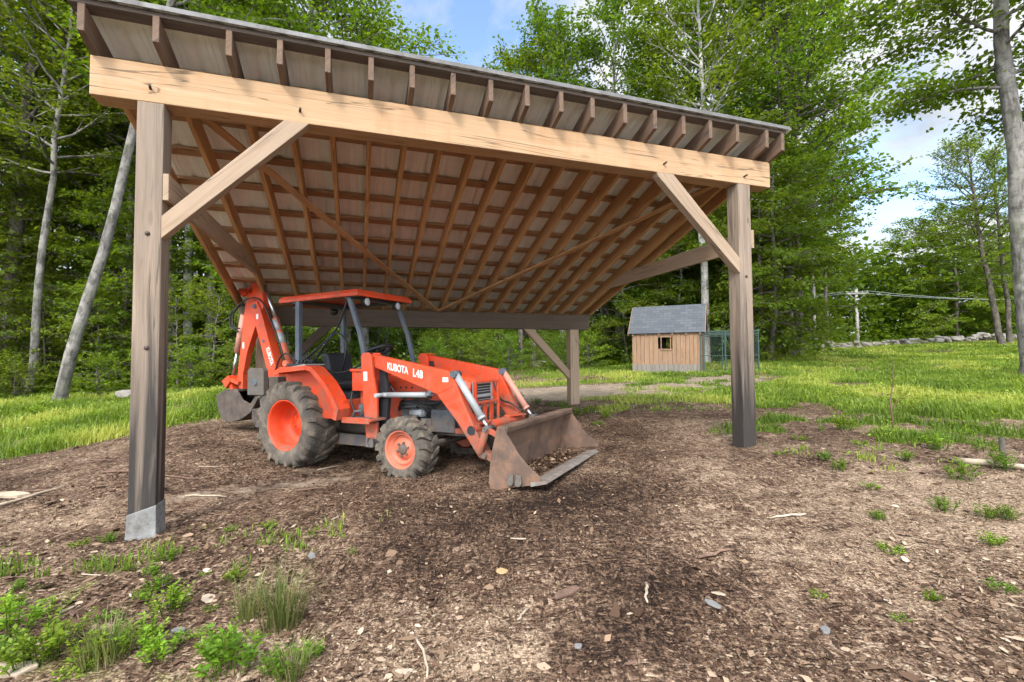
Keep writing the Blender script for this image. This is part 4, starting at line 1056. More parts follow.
# ------------------------------------------------------------------ trees
def tree_meshes(seed, H, cb, cr, nl, nleaf, ls, r0, bark_, leaf_='leaf', el=(10, 60), spray=.42, nb=7, high=.62, wig=.25, lowfat=1.0, top=.97, droop=.15, tonebias=0.0, up=.2):
    r_ = np.random.default_rng(seed)
    m = MB()
    n = 14
    zs = np.linspace(0, H * top, n)
    wx = np.cumsum(r_.normal(0, wig / n ** .5, n)); wy = np.cumsum(r_.normal(0, wig / n ** .5, n)); wx -= wx[0]; wy -= wy[0]
    rad = r0 * (1 - zs / (H * 1.02)) ** .8 + .012
    T = [Vector((0, 0, -.4)), Vector((0, 0, 0)), Vector((wx[1] * .3, wy[1] * .3, .35))] + [Vector((wx[i], wy[i], zs[i])) for i in range(1, n)]
    RR = [r0 * 1.7, r0 * 1.42, r0 * 1.1] + list(rad[1:])
    m.tube(T, RR, 12)
    def tp(z): return np.array([np.interp(z, zs, wx), np.interp(z, zs, wy), z])
    base = []; dirs = []; lens = []; wts = []
    for i in range(nl):
        t_ = (i + r_.uniform(.1, .9)) / nl
        h = cb + (H * .97 - cb) * t_ ** .92
        prof = (max(.05, 1 - ((t_ - (1 - high)) / (high if t_ > 1 - high else (1 - high) * 1.5 / lowfat)) ** 2)) ** .55
        Lm = cr * prof * r_.uniform(.72, 1.12) + .25
        az = i * 2.39996 + r_.uniform(-.5, .5); e = R(el[0] + (el[1] - el[0]) * t_ + r_.uniform(-12, 12))
        p0 = tp(h); d = np.array([math.cos(az) * math.cos(e), math.sin(az) * math.cos(e), math.sin(e)])
        P = [p0]
        for k in range(1, 6):
            d = unit(d + r_.normal(0, .10, 3) + np.array([0, 0, (-droop if e < R(40) else .02) * .35 + (up * .1)]))
            P.append(P[-1] + d * Lm / 5)
        rb = min(float(np.interp(h, zs, rad)) * .5, .012 + Lm * .013)
        m.tube([Vector(p) for p in P], [rb * (1 - k / 5.6) + .004 for k in range(6)], 6, cap=False)
        P = np.array(P)
        for j in range(nb):
            f = .22 + .78 * (j + r_.uniform(0, 1)) / nb
            k = min(4, int(f * 5)); u = f * 5 - k
            b = P[k] * (1 - u) + P[k + 1] * u
            dl = unit(P[k + 1] - P[k])
            a = (1 if j % 2 else -1) * R(r_.uniform(28, 68)) * (1 if f < .93 else .25)
            dh = np.array([dl[0] * math.cos(a) - dl[1] * math.sin(a), dl[0] * math.sin(a) + dl[1] * math.cos(a), dl[2] * .5 + r_.uniform(-.15, .3)])
            dh = unit(dh); Lb = Lm * r_.uniform(.30, .52) * (1 - .35 * f) + .22
            q = [b, b + dh * Lb * .5 + [0, 0, .02], b + dh * Lb + [0, 0, -.04 * Lb]]
            m.tube([Vector(x) for x in q], [rb * .32 + .003, rb * .2 + .003, .003], 4, cap=False)
            base.append(b); dirs.append(dh); lens.append(Lb); wts.append(Lb ** 1.25 + .12)
    # leader twigs
    base = np.array(base); dirs = np.array(dirs); lens = np.array(lens); wts = np.array(wts); wts /= wts.sum()
    ii = r_.choice(len(base), nleaf, p=wts)
    u = r_.beta(1.7, 1.1, nleaf)
    sp = spray * (.55 + .45 * np.minimum(1, lens[ii]))
    P = base[ii] + dirs[ii] * (lens[ii] * u)[:, None]
    P[:, :2] += r_.normal(0, 1, (nleaf, 2)) * (sp * .52)[:, None]
    P[:, 2] += r_.normal(0, 1, nleaf) * sp * .22
    d = dirs[ii] * .8 + r_.normal(0, .75, (nleaf, 3)) * [1, 1, .45] + [0, 0, -.25]
    nn = r_.normal(0, .62, (nleaf, 3)) + [0, 0, 1]
    q = leaf_quads(P, d, nn, ls * r_.uniform(.6, 1.3, nleaf), .34, .16)
    bt = np.random.default_rng(seed + 5).uniform(-.16, .16, len(base))
    tone = np.clip(.42 + tonebias + bt[ii] + r_.normal(0, .16, nleaf), 0, 1)
    return m.mesh('trunk', M[bark_]), polys_mesh('crown', [q], [tone], M[leaf_])

KINDS = {}
def kind(k, **a):
    KINDS.setdefault(k, []).append(tree_meshes(**a))
kind('tall', seed=1, H=19, cb=4.5, cr=4.3, nl=46, nleaf=12500, ls=.19, r0=.24, bark_='bark_dark')
kind('tall', seed=2, H=19, cb=5.5, cr=4.0, nl=44, nleaf=11500, ls=.19, r0=.22, bark_='bark_dark', spray=.5)
kind('tall', seed=3, H=19, cb=6.5, cr=4.6, nl=44, nleaf=11500, ls=.19, r0=.25, bark_='bark_grey', high=.7)
kind('airy', seed=11, H=19, cb=8.5, cr=3.0, nl=34, nleaf=9000, ls=.18, r0=.15, bark_='bark_pale', el=(25, 65), spray=.34, nb=8)
kind('airy', seed=12, H=19, cb=7.5, cr=3.3, nl=34, nleaf=9500, ls=.18, r0=.16, bark_='bark_grey', el=(25, 65), spray=.36, nb=8)
kind('mid', seed=21, H=10, cb=1.3, cr=3.0, nl=38, nleaf=15000, ls=.16, r0=.10, bark_='bark_dark', el=(-4, 45), spray=.40, high=.72, droop=.3, tonebias=.08)
kind('mid', seed=22, H=10, cb=1.8, cr=2.7, nl=36, nleaf=14000, ls=.16, r0=.09, bark_='bark_grey', el=(0, 50), spray=.38, high=.75, droop=.25, tonebias=.05)
kind('mid', seed=23, H=10, cb=1.0, cr=3.2, nl=40, nleaf=16000, ls=.16, r0=.11, bark_='bark_dark', el=(-8, 40), spray=.44, high=.8, droop=.4)
kind('young', seed=31, H=4.2, cb=.6, cr=1.5, nl=22, nleaf=3000, ls=.12, r0=.035, bark_='branch_grey', el=(0, 55), spray=.24, nb=5, tonebias=.16, wig=.12)
kind('young', seed=32, H=4.2, cb=.5, cr=1.7, nl=22, nleaf=3000, ls=.12, r0=.035, bark_='branch_grey', el=(0, 50), spray=.26, nb=5, tonebias=.12, wig=.12)
kind('bush', seed=41, H=1.7, cb=.1, cr=1.1, nl=22, nleaf=2400, ls=.11, r0=.02, bark_='branch_grey', leaf_='leaf_bright', el=(10, 70), spray=.2, nb=5, wig=.06)
kind('bush', seed=42, H=1.5, cb=.08, cr=1.2, nl=22, nleaf=2400, ls=.11, r0=.02, bark_='branch_grey', leaf_='leaf_bright', el=(10, 65), spray=.22, nb=5, wig=.06)
_first = {}
def put(k, px, D, s=1.0, label=None, cat='tree', group=None, lean=(0, 0), var=None, name=None, bark_=None, rz=None, leaf_=None, sink=.05, xy=None):
    x, y = xy if xy else at(px, D)
    i = (random.randrange(len(KINDS[k])) if var is None else var)
    tm, cm = KINDS[k][i]
    root = empty(name or ('bush' if k == 'bush' else 'tree'), (x, y, gzf(x, y) - sink))
    root.rotation_mode = 'XYZ'
    # lean is applied after the spin about the trunk
    rzv = random.uniform(0, 2 * PI) if rz is None else rz
    root.rotation_euler = (Matrix.Rotation(R(lean[0]), 3, 'Y') @ Matrix.Rotation(R(lean[1]), 3, 'X') @ Matrix.Rotation(rzv, 3, 'Z')).to_euler()
    root.scale = (s, s, s)
    for nm, me_ in (('trunk', tm), ('crown', cm)):
        if k == 'bush': nm = 'stems' if nm == 'trunk' else 'foliage'
        o = bpy.data.objects.new(nm, me_); col.objects.link(o); o.parent = root
        mt = bark_ if nm == 'trunk' else (leaf_ if nm == 'crown' else None)
        if mt: o.material_slots[0].link = 'OBJECT'; o.material_slots[0].material = M[mt]
    tag(root, label, cat, group)
    return root

# --- trees one can point at
KINDS['leaner'] = [tree_meshes(seed=51, H=17, cb=7.5, cr=3.4, nl=36, nleaf=10000, ls=.15, r0=.12, bark_='bark_grey', el=(20, 60), spray=.36, wig=.14)]
KINDS['oak'] = [tree_meshes(seed=61, H=17, cb=6.2, cr=2.3, nl=46, nleaf=30000, ls=.13, r0=.19, bark_='bark_grey', el=(5, 60), spray=.5, nb=11, wig=.18, high=.66)]
put('leaner', 60, 11.4, 1, 'leaning grey forked trunk standing in the long grass left of the near post', lean=(11.5, -3), rz=.4)
put('leaner', 29, 13.4, .85, 'slim mottled grey trunk just left of the leaning forked tree', lean=(4.2, 0), rz=2.9, bark_='bark_grey')
put('oak', 1034, 10.3, 1, 'big grey trunked tree with boughs at the right edge of the field', lean=(-2.6, 0), rz=1.0)
put('tall', 1003, 24, .57, 'two-toned leaning tree in front of the stone wall, behind the big right edge tree', lean=(-8, 0), var=2, bark_='bark_dark')
put('tall', 1010, 24.8, .54, 'slender upright tree close behind the leaning tree by the stone wall', lean=(-3, 0), var=1, bark_='bark_dark')
put('airy', 706, 21, 1.05, 'tall pale trunked tree rising straight behind the small wooden shed', bark_='bark_pale', var=1)
put('tall', 797, 22.5, 1.02, 'large dark double trunk at the left end of the stone wall', lean=(1, 0), var=0)
put('tall', 789, 22.3, .96, 'thick dark trunk leaning on the double trunk by the stone wall', lean=(2.5, 0), var=2, bark_='bark_dark')
put('mid', 769, 19.5, .95, 'dense low branched tree right of the green wire pen', var=0)
put('mid', 757, 21, .9, 'dense tree with dark trunk just behind the green wire pen', var=2)
put('airy', 829, 34, .85, 'slim brown trunk standing behind the stone wall left of the utility pole', var=1, bark_='bark_dark')
put('airy', 817, 31, .7, 'thin pale trunk behind the stone wall near the dark double trunk', var=0)
put('airy', 572, 25, 1.0, 'airy light green tree rising highest over the middle of the roof', var=0, lean=(-2, 0))
put('airy', 622, 24, 1.03, 'airy tree over the roof beside the large right hand crowns', var=1)
put('tall', 695, 26, 1.08, 'broad crowned tall tree showing above the right end of the roof', var=1)
put('tall', 745, 24, 1.12, 'tallest spreading tree above the far right corner post', var=2)
put('tall', 780, 27, .98, 'full crowned tree overhanging the cloud gap in the sky', var=2, lean=(1.5, 0))
put('tall', 345, 21, 1.0, 'tall tree whose crown tops the roof beside the blue sky gap', var=1)
put('mid', 958, 37, 1.05, 'layered bright tree with drooping boughs behind the stone wall', var=2, leaf_='leaf_bright')
put('mid', 915, 41, 1.05, 'rounded tree behind the stone wall left of the drooping layered tree', var=0)
# trunks in the clearing seen under the back beam
gp = 'tree trunks beyond the clearing'
for px, D, k, v, s, bk in ((521, 25, 'airy', 0, .9, 'bark_dark'), (533, 27, 'airy', 0, .8, 'bark_grey'), (566, 25.5, 'airy', 1, .95, 'bark_pale'), (592, 27, 'airy', 1, .8, 'bark_dark'), (604, 28, 'airy', 0, .78, 'bark_dark'), (613, 26, 'airy', 1, .8, 'bark_dark'), (640, 28, 'tall', 1, .9, None), (372, 29, 'airy', 0, .9, 'bark_pale'), (388, 27, 'airy', 1, .9, 'bark_grey'), (404, 30, 'airy', 0, .85, 'bark_dark'), (327, 26, 'airy', 1, .9, 'bark_pale')):
    put(k, px, D, s, 'trunk standing among others beyond the clearing behind the lean-to', group=gp, var=v, bark_=bk, lean=(random.uniform(-2, 2), 0))
gp = 'leafy trees close behind the shed'
for px, D, s in ((600, 24, .85), (628, 23, .75), (655, 24.5, .9), (682, 23, .8), (718, 23.5, .85), (738, 24, .9)):
    put('mid', px, D, s, 'leafy bright tree in the row right behind the small shed', group=gp)
# woods on the left
gp = 'trees in the dark left woods'
lab = 'forest tree standing in the dark woods left of the lean-to'
for px, D, k, s in ((-150, 13.5, 'tall', .9), (-30, 14.5, 'mid', .8), (4, 15.5, 'tall', 1.0), (118, 19, 'tall', 1.0), (150, 15.5, 'mid', .75), (171, 17, 'airy', .95), (190, 16.5, 'airy', 1.0), (205, 17.2, 'airy', .98), (268, 16, 'mid', .8), (300, 19, 'tall', 1.0), (46, 18, 'mid', .85), (70, 20, 'mid', .9), (218, 21, 'mid', .9), (330, 22, 'mid', .9), (375, 24, 'mid', .8)):
    put(k, px, D, s * random.uniform(.92, 1.05), lab, group=gp, lean=(random.uniform(-3, 3), random.uniform(-2, 2)))
for D0, step, sc0 in ((24, 75, .8), (30, 55, .52), (37, 42, .52)):
    px = -230
    while px < 440:
        put(random.choice(['tall', 'tall', 'mid']), px + random.uniform(-12, 12), D0 + random.uniform(-2.5, 2.5), random.uniform(.9, 1.1) * sc0, lab, group=gp, lean=(random.uniform(-2, 2), 0))
        px += step
# woods at the back and beyond the stone wall
gp = 'slim dark trunks in the left woods'
for px, D in ((12, 17), (38, 19), (84, 17.5), (101, 21), (118, 16.5), (136, 20), (148, 18), (184, 20), (197, 22), (228, 19), (246, 21), (262, 18), (285, 22), (310, 20)):
    put('airy', px, D, random.uniform(.75, .95), 'slim dark trunk among the shaded left woods', group=gp, bark_='bark_dark', lean=(random.uniform(-3, 3), 0))
gp = 'trees in the far woods'
lab = 'forest tree in the solid woods beyond the clearing and the stone wall'
for D0, p0, p1, step in ((33, 420, 720, 33), (39, 420, 760, 30), (31, 640, 800, 40), (45, 800, 1120, 30), (50, 780, 1150, 28)):
    px = p0
    while px < p1:
        k = random.choice(['tall', 'mid', 'mid']); s = random.uniform(.5, .64) if k == 'tall' else random.uniform(.85, 1.1)
        if px > 790: s *= .80
        put(k, px + random.uniform(-9, 9), D0 + random.uniform(-2, 2), s, lab, group=gp)
        px += step
# young trees and bushes along the wood's edge
gp = 'young trees along the left wood edge'
for px, D, s in ((-70, 12.4, .8), (-20, 13.3, .7), (45, 14.3, .7), (98, 14.2, .65), (122, 15.2, .95), (178, 14.2, .7), (212, 14.0, .7), (250, 15, .8), (20, 17, 1.0), (290, 15.5, .9)):
    put('young', px, D, s, 'young leafy tree at the edge of the left woods behind the long grass', group=gp, name='young_tree')
gp = 'bushes at the far side of the clearing'
BX = [(random.uniform(425, 600), random.uniform(20.5, 24), random.uniform(.45, .8)) for _ in range(16)]
for px, D, s in ((432, 23, .8), (446, 25, 1), (460, 24, .8), (473, 26, 1.1), (487, 24, .9), (500, 26, 1.1), (512, 25, .8), (545, 28, .9), (553, 27, .8), (476, 29, 1.2), (440, 29, 1.1), (582, 28, .8), (625, 24, .6), (712, 22, .7), (735, 21, .7), *BX):
    put('bush', px, D, s, 'bright sunlit bush at the far side of the clearing behind the lean-to', 'bush', gp)
gp = 'low bushes along the left wood edge'
for px, D, s in ((-15, 12.1, .55), (16, 12.3, .5), (98, 12.9, .5), (190, 13.0, .5), (240, 13.4, .6)):
    put('bush', px, D, s, 'low bush between the long grass and the left woods', 'bush', gp, leaf_='leaf')

# --- the solid wood further back, no tree of it can be told from the next
def leafcloud(name, N, fn, ls, mat, label, cat, tb=.35):
    P = fn(N); d = rng.normal(size=(N, 3)) * [1, 1, .5]; n = rng.normal(0, .5, (N, 3)) + [0, 0, 1]
    q = leaf_quads(P, d, n, ls * rng.uniform(.6, 1.4, N), .4, .15)
    o = bpy.data.objects.new(name, polys_mesh(name, [q], [np.clip(rng.normal(tb, .17, N), 0, 1)], M[mat])); col.objects.link(o)
    tag(o, label, cat, kind='stuff'); return o
def far(N):
    a = R(90) - rng.uniform(R(-66), R(62), N); D = rng.uniform(50, 66, N)
    x, y = D * np.cos(a) * 1.0, D * np.sin(a)
    top = 6.5 + 5.0 * fbm(x, y, .16, 3)
    return np.stack([x, y, gz(x, y) + top * rng.random(N) ** 1.25], -1)
leafcloud('far_woods', 80000, far, .45, 'leaf', 'unbroken mass of far woods behind every other tree', 'woods', .3)
def under(N):
    a = rng.uniform(0, 1, 9000); D = rng.uniform(36, 50, 9000); xx = (rng.uniform(760, 1150, 9000) - 512) / F * D
    out = [np.stack([xx, D, gz(xx, D) + np.abs(rng.normal(0, .9, 9000))], -1)]
    while sum(len(o) for o in out) < N:
        D = rng.uniform(11.5, 32, N); px = rng.uniform(-160, 760, N); x = (px - 512) / F * D
        k = (masks(x, D)['forest'] > rng.uniform(.3, .9, N)) & ((x > -2) | (rng.random(N) < .55)) & (fbm(x, D, .8, 3) > rng.uniform(.3, .6, N))
        x, D = x[k], D[k]
        out.append(np.stack([x, D, gz(x, D) + np.abs(rng.normal(0, .28, len(x))) * fbm(x + 9, D, .6, 2) * 1.6], -1))
    return np.concatenate(out)[:N]
leafcloud('undergrowth', 52000, under, .14, 'leaf', 'low leafy undergrowth covering the woodland floor', 'undergrowth', .5)

# ------------------------------------------------------------------ grass
def blades(P, h, wd, bend, az):
    """P (N,3); each blade a lower quad and an upper triangle"""
    N = len(P); s = np.stack([np.cos(az), np.sin(az), 0 * az], -1); f = np.stack([-np.sin(az), np.cos(az), 0 * az], -1)
    up = np.array([0, 0, 1.])
    b0 = P - s * (wd / 2)[:, None]; b1 = P + s * (wd / 2)[:, None]
    mid = P + up * (h * .55)[:, None] + f * (bend * .3)[:, None]
    m0 = mid - s * (wd * .38)[:, None]; m1 = mid + s * (wd * .38)[:, None]
    tip = P + up * (h * (1 - np.minimum(.5, bend / np.maximum(h, .01) * .35)))[:, None] + f * bend[:, None]
    return np.stack([b0, b1, m1, m0], 1), np.stack([m0, m1, tip], 1)
pts = []; need = 210000
while sum(len(p) for p in pts) < need:
    n_ = 200000
    D = 3.0 * (34 / 3.0) ** rng.random(n_) ; px = rng.uniform(-60, 1090, n_); x = (px - 512) / F * D
    mk = masks(x, D)
    den = np.clip(mk['grass'] * (1 - mk['forest']), 0, 1) ** 1.4
    cl = fbm(x, D, 1.6, 3)
    k = rng.random(n_) < den * np.clip((cl - .25) * 2.2, .12, 1) * np.minimum(1, .25 + D / 16)
    pts.append(np.stack([x[k], D[k]], -1))
G2 = np.concatenate(pts)[:need]
x, y = G2[:, 0], G2[:, 1]
d = np.hypot(x, y); big = fbm(x, y, .5, 3); mk = masks(x, y)
h = (.05 + .15 * big * mk['grass'] + .05 * ss(-3, -5, x) * mk['grass']) * rng.uniform(.35, 1.5, need)
wd = (.005 + .0011 * d) * rng.uniform(.7, 1.3, need)
bq, bt = blades(np.stack([x, y, gz(x, y) - .01], -1), h, wd, h * rng.uniform(.1, .8, need), rng.uniform(0, 2 * PI, need))
tone = np.clip(.52 + (fbm(x + 40, y, .6, 4) - .5) * 2.4 + rng.normal(0, .16, need), 0, 1)
o = bpy.data.objects.new('grass', polys_mesh('grass', [bq, bt], [tone, tone + .08], M['grass'])); col.objects.link(o)
tag(o, 'bright yellow green grass on the lawn and the field around the lean-to', 'grass', kind='stuff')

# broad leaved plants mixed into the grass
sel = rng.random(need) < .2
Pl = np.stack([x, y, gz(x, y)], -1)[sel]; Nl = len(Pl)
Pl[:, 2] += h[sel] * rng.uniform(.2, .9, Nl); Pl[:, :2] += rng.normal(0, .05, (Nl, 2))
cl = fbm(Pl[:, 0] + 70, Pl[:, 1], 1.1, 3) > .5
Pl = Pl[cl]; Nl = len(Pl)
q = leaf_quads(Pl, rng.normal(size=(Nl, 3)) * [1, 1, .5], rng.normal(0, .5, (Nl, 3)) + [0, 0, 1], (.018 + .0024 * np.hypot(Pl[:, 0], Pl[:, 1])) * rng.uniform(.6, 1.5, Nl), .3, .15)
o = bpy.data.objects.new('lawn_weeds', polys_mesh('lawn_weeds', [q], [np.clip(rng.normal(.45, .2, Nl), 0, 1)], M['weed'])); col.objects.link(o)
tag(o, 'small broad leaved plants mixed through the lawn and field grass', 'ground cover', kind='stuff')

# ------------------------------------------------------------------ bark and wood litter on the ground
N = 230000
D = 1.7 * (13 / 1.7) ** (rng.random(N) ** 1.15); px = rng.uniform(-90, 1120, N); x = (px - 512) / F * D
mk = masks(x, D)
k = rng.random(N) < np.clip(1 - mk['grass'] * 1.1, 0, 1) * (1 - .85 * mk['path']) * np.clip(.3 + 2.4 * (fbm(x, D, 1.3, 4) - .38), .06, 1)
x, y = x[k], D[k]; N = len(x)
sz = np.clip(np.exp(rng.normal(-4.5, .55, N)), .004, .055) * (1 + .5 * ss(-.5, -2.0, x)) * np.where(rng.random(N) < .08, 1.9, 1)
P = np.stack([x, y, gz(x, y) + sz * .08 + rng.random(N) * .006], -1)
dirn = rng.normal(size=(N, 3)) * [1, 1, .16]; nn = rng.normal(0, .33, (N, 3)) + [0, 0, 1]
d_ = unit(dirn); nn = unit(nn - d_ * np.sum(nn * d_, -1, keepdims=True)); s_ = np.cross(d_, nn)
wf = rng.uniform(.07, .36, N); z_ = sz[:, None]
j = lambda: rng.uniform(.75, 1.15, N)[:, None]
q = np.stack([P - d_ * z_ * .5 * j() - s_ * z_ * (wf * .4)[:, None] * j(), P - s_ * z_ * wf[:, None] * j() + nn * z_ * .05, P + d_ * z_ * .5 * j() - s_ * z_ * (wf * .2)[:, None], P + d_ * z_ * .42 * j() + s_ * z_ * (wf * .5)[:, None] * j(), P + s_ * z_ * wf[:, None] * j() + nn * z_ * .04, P - d_ * z_ * .45 * j() + s_ * z_ * (wf * .4)[:, None]], 1)
mk = masks(x, y)
tone = np.clip(rng.beta(1.5, 1.9, N) * .85 + .06 + .22 * mk['tan'] - .22 * mk['dark'] + np.where(rng.random(N) < .05, .32, 0), 0, 1)
nl_ = 900                                        # dead leaves among the chips
sel = rng.choice(N, nl_)
ql = leaf_quads(P[sel] + [0, 0, .006], rng.normal(size=(nl_, 3)) * [1, 1, .35], rng.normal(0, .35, (nl_, 3)) + [0, 0, 1], rng.uniform(.022, .055, nl_), .34, -.18)
o = bpy.data.objects.new('wood_litter', polys_mesh('wood_litter', [q, ql], [tone, rng.uniform(.5, .92, nl_)], M['litter'])); col.objects.link(o)
tag(o, 'brown bark mulch and splintered wood chips strewn over the bare ground', 'wood chips', kind='stuff')

# ------------------------------------------------------------------ weeds, one by one
def weed_mesh(seed, H, spread, ns, lpn, ls):
    r_ = np.random.default_rng(seed); P = []; Dv = []; Nv = []; S = []
    m = MB()
    for i in range(ns):
        az = r_.uniform(0, 2 * PI); rr = spread * r_.random() ** .6; hh = H * r_.uniform(.5, 1.1) * (1 - .35 * rr / spread)
        b = np.array([math.cos(az) * rr * .45, math.sin(az) * rr * .45, 0]); tpt = np.array([math.cos(az) * rr, math.sin(az) * rr, hh])
        m.tube([Vector(b - [0, 0, .02]), Vector((b + tpt) / 2 + [0, 0, hh * .12]), Vector(tpt)], [.0028, .002, .001], 4, cap=False)
        for k in range(lpn):
            f = .25 + .75 * (k + .5) / lpn; a = k * 2.4 + r_.uniform(-.5, .5)
            p = b * (1 - f) + tpt * f + [0, 0, hh * .12 * 4 * f * (1 - f)]
            P.append(p); Dv.append([math.cos(a), math.sin(a), r_.uniform(.1, .75)]); Nv.append(np.array([0, 0, 1]) + r_.normal(0, .25, 3)); S.append(ls * r_.uniform(.6, 1.2) * (1.1 - .4 * f))
    q = leaf_quads(np.array(P), np.array(Dv), np.array(Nv), np.array(S), .24, .12)
    return m.mesh('stems', M['weed']), polys_mesh('leaves', [q], [np.clip(r_.normal(.5, .2, len(P)), 0, 1)], M['weed'])
WEED = [weed_mesh(71, .16, .15, 20, 10, .040), weed_mesh(72, .10, .14, 17, 8, .034), weed_mesh(73, .21, .14, 15, 14, .044)]
def weed(px, py, s, v, label, group=None, name='weed_plant'):
    x, y = ground_at(px, py)
    root = empty(name, (x, y, gzf(x, y) - .005), random.uniform(0, 6.28)); root.scale = (s, s, s)
    for nm, me_ in zip(('stems', 'leaves'), WEED[v]):
        o = bpy.data.objects.new(nm, me_); col.objects.link(o); o.parent = root
    tag(root, label, 'weed', group); return root
weed(50, 652, 1.2, 0, 'broad leafy weed clump at the left of the near ground')
weed(12, 636, 1.2, 2, 'large leafy weed at the extreme left of the near ground')
weed(52, 612, .75, 1, 'small round weed clump above the broad clumps at the left')
weed(170, 612, 1.0, 0, 'bushy bright weed between the near post and the tufted grass')
weed(232, 672, 1.15, 2, 'tall bright leafy weed at the lower frame edge left of the rushes')
weed(222, 660, .8, 0, 'lesser leafy weed beside the tall bright weed')
weed(237, 580, .62, 0, 'small upright weed above the tufted rushes')
weed(268, 527, .62, 1, 'low weed spreading on the mulch right of the near post')
weed(232, 530, .5, 1, 'tiny low weed nearest the concrete pier')
weed(80, 546, .6, 1, 'flat weed patch left of the concrete pier')
weed(108, 543, .55, 0, 'flat weed close to the concrete pier')
weed(318, 530, .3, 1, 'single tiny sprout on the mulch in front of the tractor')
weed(310, 660, .55, 2, 'thin upright weed right of the tufted rushes')
weed(945, 512, .8, 0, 'fern like weed patch on the bare ground at the right')
weed(890, 552, .7, 1, 'round weed alone on the tan chips at the right')
weed(870, 488, .7, 1, 'weed clump on the bare strip near the right field')
weed(985, 518, .7, 0, 'weed beside the pale log end')
weed(818, 596, .4, 1, 'yellowish little weed on the tan chips')
gp = 'weeds around the back post'
for px, py, s in ((578, 415, 1.6), (590, 412, 1.4), (566, 412, 1.2), (552, 406, 1.2), (536, 404, 1.1), (605, 418, .9), (520, 400, 1.1), (598, 425, .9)):
    weed(px, py, s, random.randrange(3), 'leafy green weed growing around the foot of the back right post', gp)
gp = 'weeds in the near left ground'
for px, py, s in ((90, 660, 1.0), (115, 645, .9), (140, 650, .9), (28, 668, 1.0), (180, 640, .8), (160, 660, 1.0), (75, 676, 1.0),  (205, 635, .6), (140, 600, .6), (150, 575, .6), (170, 560, .55), (195, 550, .5), (125, 570, .5), (5, 610, 1.0), (18, 590, .7), (38, 590, .6), (105, 620, .7), (210, 610, .5), (250, 640, .6), (278, 676, .7), (60, 640, .9), (5, 660, 1.1), (205, 575, .45), (160, 590, .7)):
    weed(px, py, s * random.uniform(.55, .95), random.randrange(3), 'low green weed in the weedy patch left of the frame centre', gp)
gp = 'weeds scattered on the right ground'
for px, py, s in ((770, 430, .8), (800, 440, .9), (845, 430, 1.2), (860, 445, .8), (905, 460, .8), (880, 520, .5), (840, 470, .7), (960, 480, 1.0), (940, 450, 1.2), (990, 545, .6), (1010, 520, .6), (925, 440, 1.2), (970, 435, 1.0), (825, 460, .6), (1000, 590, .6), (930, 600, .4), (900, 620, .35), (780, 455, .6), (985, 450, 1.2), (1005, 470, 1.0)):
    weed(px, py, s, random.randrange(3), 'small green weed scattered on the bare ground toward the right field', gp)
gp = 'weeds at the mulch and lawn edge'
for px, py, s in ((20, 455, 1.4), (45, 440, 1.4), (70, 432, 1.4), (100, 422, 1.3), (10, 425, 1.6), (190, 415, 1.3), (40, 415, 1.5)):
    weed(px, py, s, random.randrange(3), 'tall lush weed at the edge of the left lawn', gp)
# tufted rushes
def tuft(px, py, n_, H, sp_, label):
    x, y = ground_at(px, py); r_ = rng
    az = r_.uniform(0, 2 * PI, n_); rr = sp_ * r_.random(n_) ** .7
    P = np.stack([np.cos(az) * rr * .6, np.sin(az) * rr * .6, 0 * az - .01], -1)
    hh = H * r_.uniform(.35, 1.1, n_)
    bq, bt = blades(P, hh, r_.uniform(.0025, .005, n_), hh * r_.uniform(.15, .9, n_), az - PI / 2 + r_.normal(0, .6, n_))
    tn = np.clip(r_.normal(.5, .25, n_), 0, 1)
    o = bpy.data.objects.new('grass_tuft', polys_mesh('grass_tuft', [bq, bt], [tn, tn], M['drygrass'])); col.objects.link(o); o.location = (x, y, gzf(x, y))
    return tag(o, label, 'grass tuft')
tuft(282, 625, 260, .34, .15, 'spiky tuft of tall half dry rushes in the near ground')
tuft(248, 618, 110, .30, .10, 'narrow green grass tuft touching the spiky rushes')
tuft(105, 660, 240, .24, .16, 'bright arching grass tuft among the near left weeds')
tuft(290, 678, 120, .2, .10, 'small grass tuft at the lower frame edge right of the tall weed')
tuft(352, 553, 40, .07, .05, 'tiny grass tuft beside the pale square stone')

# ------------------------------------------------------------------ the small shed
xs, ys = at(666, 17.2)
shed = empty('wooden_shed', (xs, ys, gzf(xs, ys) - .05), R(-25))
tag(shed, 'small shed of vertical brown boards with a grey shingle roof and one window', 'shed')
WX, WD, EH, RHt = 1.22, 1.8, 1.60, 2.56
m = MB(); m.m = 0
x = -WX; wins = (-.15, .15, .94, 1.36)
while x < WX - .01:
    w_ = min(random.uniform(.13, .19), WX - x); g_ = .004
    a, b = x + g_, x + w_ - g_
    if b > wins[0] and a < wins[1]:
        m.box(a, b, -.02 - random.uniform(0, .004), 0, .36, wins[2]); m.box(a, b, -.02, 0, wins[3], EH)
    else: m.box(a, b, -.02 - random.uniform(0, .004), 0, .36, EH)
    x += w_
wl = m.build('board_wall', M['shed'], shed, .002, 1)
m = MB(); x = -WX
while x < WX - .01:
    w_ = min(random.uniform(.14, .2), WX - x); m.box(x + .003, x + w_ - .003, -.03, -.004, -.15, .37); x += w_
m.build('skirt_boards', M['skirt'], shed, .002, 1)
for sx in (-1, 1):
    m = MB(); y = 0
    while y < WD - .01:
        w_ = min(.17, WD - y); yc_ = y + w_ / 2; top_ = EH + (RHt - EH) * (1 - abs(yc_ - WD / 2) / (WD / 2))
        m.box(*sorted((sx * WX, sx * (WX - .02))), y + .003, y + w_ - .003, -.1, top_ - .04); y += w_
    m.build('gable_wall', M['shed'], shed, .002, 1)
m = MB()
